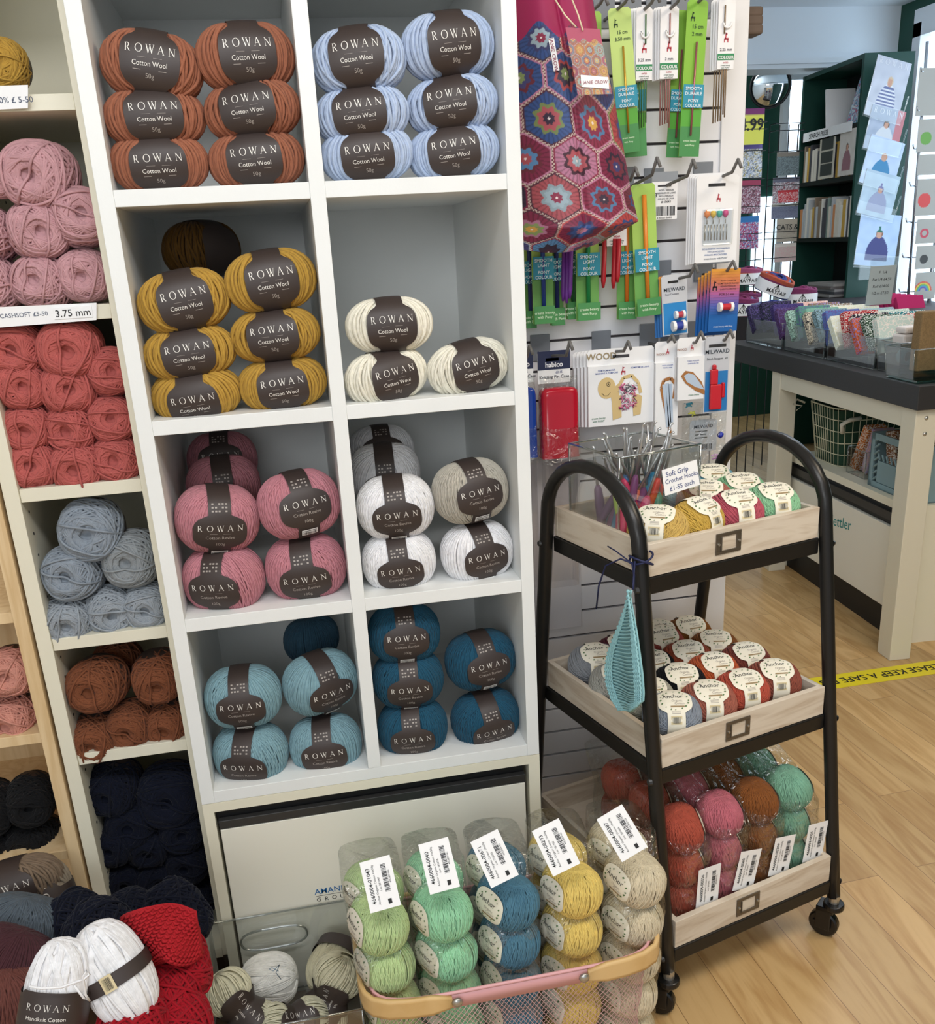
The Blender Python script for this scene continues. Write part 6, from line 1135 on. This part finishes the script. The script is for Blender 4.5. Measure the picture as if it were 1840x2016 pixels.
litrack([(1528, 300, 1572, 345, ['#8a8074', '#7a8a8c', '#5a6468'], 'grey cover, top of the right wire rack'), (1520, 350, 1572, 400, ['#6a6a7c', '#a8a4a8', '#8a4a54', '#e0dce0'], 'lilac cover, second in the right wire rack'), (1530, 375, 1570, 398, ['#c8303a', '#c8303a', '#c8303a', '#e8d0d0'], 'red spotted cover in the right wire rack'), (1518, 402, 1570, 430, ['#b0aca0', '#6a7088', '#7c8094'], 'blue grey cover in the right wire rack'), (1528, 432, 1568, 476, ['#b5aa98', '#b8ad9c', '#b0a594'], 'beige cats cover, fourth in the right wire rack'), (1524, 480, 1566, 515, ['#d8cfc4', '#c8bdb0', '#d0a8a8'], 'cream cover, lowest in the right wire rack')], 'wire_rack', '', 3.2)
t_c = onY(1548, 452, 3.19); mb = MB(); put(mb, text2d('CATS &', .035, 'C', .01), plane_fn(T(t_c.x, t_c.y - .004, t_c.z), 0)); bk_ = [o for o in bpy.data.objects if o.get('label', '').startswith('craft booklet, beige cats')][0]; lo = obj('lettering', mb, INK); lo.parent = bk_; lo.matrix_parent_inverse = (T(onY(1548, 476, 3.2)) @ RX(-3)).inverted()
for (x0, x1, y, nm) in ((onY(1446, 300, 3.08).x, onY(1503, 300, 3.08).x, 3.08, 'left'), (onY(1520, 300, 3.18).x, onY(1576, 300, 3.18).x, 3.18, 'right')):
    wr = thing('wire_rack', 'black wire literature rack, %s of the two by the far window' % nm, 'rack', T((x0 + x1) / 2, y, H)); mb = MB(); hwid = (x1 - x0) / 2
    for z in [1.62 - k * .24 for k in range(5)]:
        for zz in (0, .03, -.09): mb.tube([(-hwid, .03, z + zz), (-hwid, -.02, z + zz), (hwid, -.02, z + zz), (hwid, .03, z + zz)], .0025, 4)
    for xx in (-hwid, -hwid * .33, hwid * .33, hwid): mb.tube([(xx, .035, 0), (xx, .035, 1.65)], .003, 4)
    obj('wires', mb, BLK, wr)
t, o = paintcard('price_sign', 'yellow 4.99 price sign on the left wire rack', 'sign', T(onY(1470, 285, 3.06)), .16, .15, lambda u, v: hx('#7a2a68') if v > .8 else hx('#e2e05a'), 10, 20); mb = MB(); put(mb, text2d('£4.99', .07, 'C', .02), lambda x, y: Vector((x, -.002, y + .06))); lo = obj('lettering', mb, INK); lo.parent = t
# chrome spinner with cards at the right edge
sp = thing('card_spinner', 'chrome spinner stand with clear card pockets at the right edge', 'rack', T(onY(1850, 400, 2.45).x, 2.45, H)); mb = MB(); sx = sp.location.x; mb.tube([(0, 0, 0), (0, 0, 1.85)], .01, 10); xo = onY(1808, 350, 2.45).x - sx
CHR = M('chrome', 'b8bcc2', .2, metal=.9); mb.tube([(xo, -.01, .85), (xo - .03, -.01, 1.85)], .006, 8)
for z in [.9 + .14 * k for k in range(7)]: mb.tube([(xo - .01, -.01, z), (xo - .05, -.02, z + .004), (xo - .055, -.02, z + .018)], .0028, 6); mb.tube([(xo, 0, z), (0, 0, z)], .003, 6)
obj('frame', mb, CHR, sp, smooth=True)
for j, (v0, v1, nm, cc) in enumerate([(130, 228, 'blank top', None), (232, 300, 'green motif', '#6aa04a'), (303, 345, 'grey', None), (350, 425, 'red ice lolly', '#d04a4a'), (430, 480, 'round wreath', '#c0485a'), (483, 530, 'small bird', '#3a3a3a'), (535, 590, 'rainbow', 'rb')]):
    u0 = 1811 - j * 1.2; a = onY(u0, v0, 2.43); b = onY(u0, v1, 2.43); w, h = .1, a.z - b.z
    def cf(u, v, cc=cc):
        x, y = (u - .38) * w / h, v - .42; r = math.hypot(x, y); g_ = hx('#a9a9a4')
        if cc == 'rb': 
            y = v - .3; r = math.hypot(x, y); 
            return hx(['#6a5ab0', '#4a9ac0', '#6ab060', '#e0c04a', '#d05a4a'][int((r - .12) / .05)]) if .12 < r < .37 and y > 0 else g_
        if cc and r < .2 and (cc != '#c0485a' or r > .11): return hx(cc)
        return g_
    t, o = paintcard('greeting_card', 'greeting card with a %s design on the chrome spinner' % nm if cc else 'plain grey card, %s on the chrome spinner' % ('top' if j == 0 else 'third'), 'card', T((a.x + w / 2), 2.43, b.z), w, h * .96, cf, 50, 50)
# timber bundle above the slatwall end, dark post
for k in range(3): mb = MB(); mb.box(-.045, .02, -.02, .02, 0, .0165); o = obj('wooden_block', mb, M('old_timber', '6b5a4e', .8, var=.5), None, bevel=.004); o.matrix_world = T(onY(1472, 72 - k * 17.5, .52)); tag(o, 'dark stained timber block behind the slatwall end, %s of three' % ['lowest', 'middle', 'top'][k], 'block', 'stacked timber blocks')
mb = MB(); a = onX(1445, 800, 1.95); mb.box(1.62, 1.68, 1.95, 2.0, H, .33); tag(obj('dark_post', mb, M('dark_wood', '2c1710', .5, var=.2)), 'dark brown wooden post standing between the slatwall and the counter', 'post')
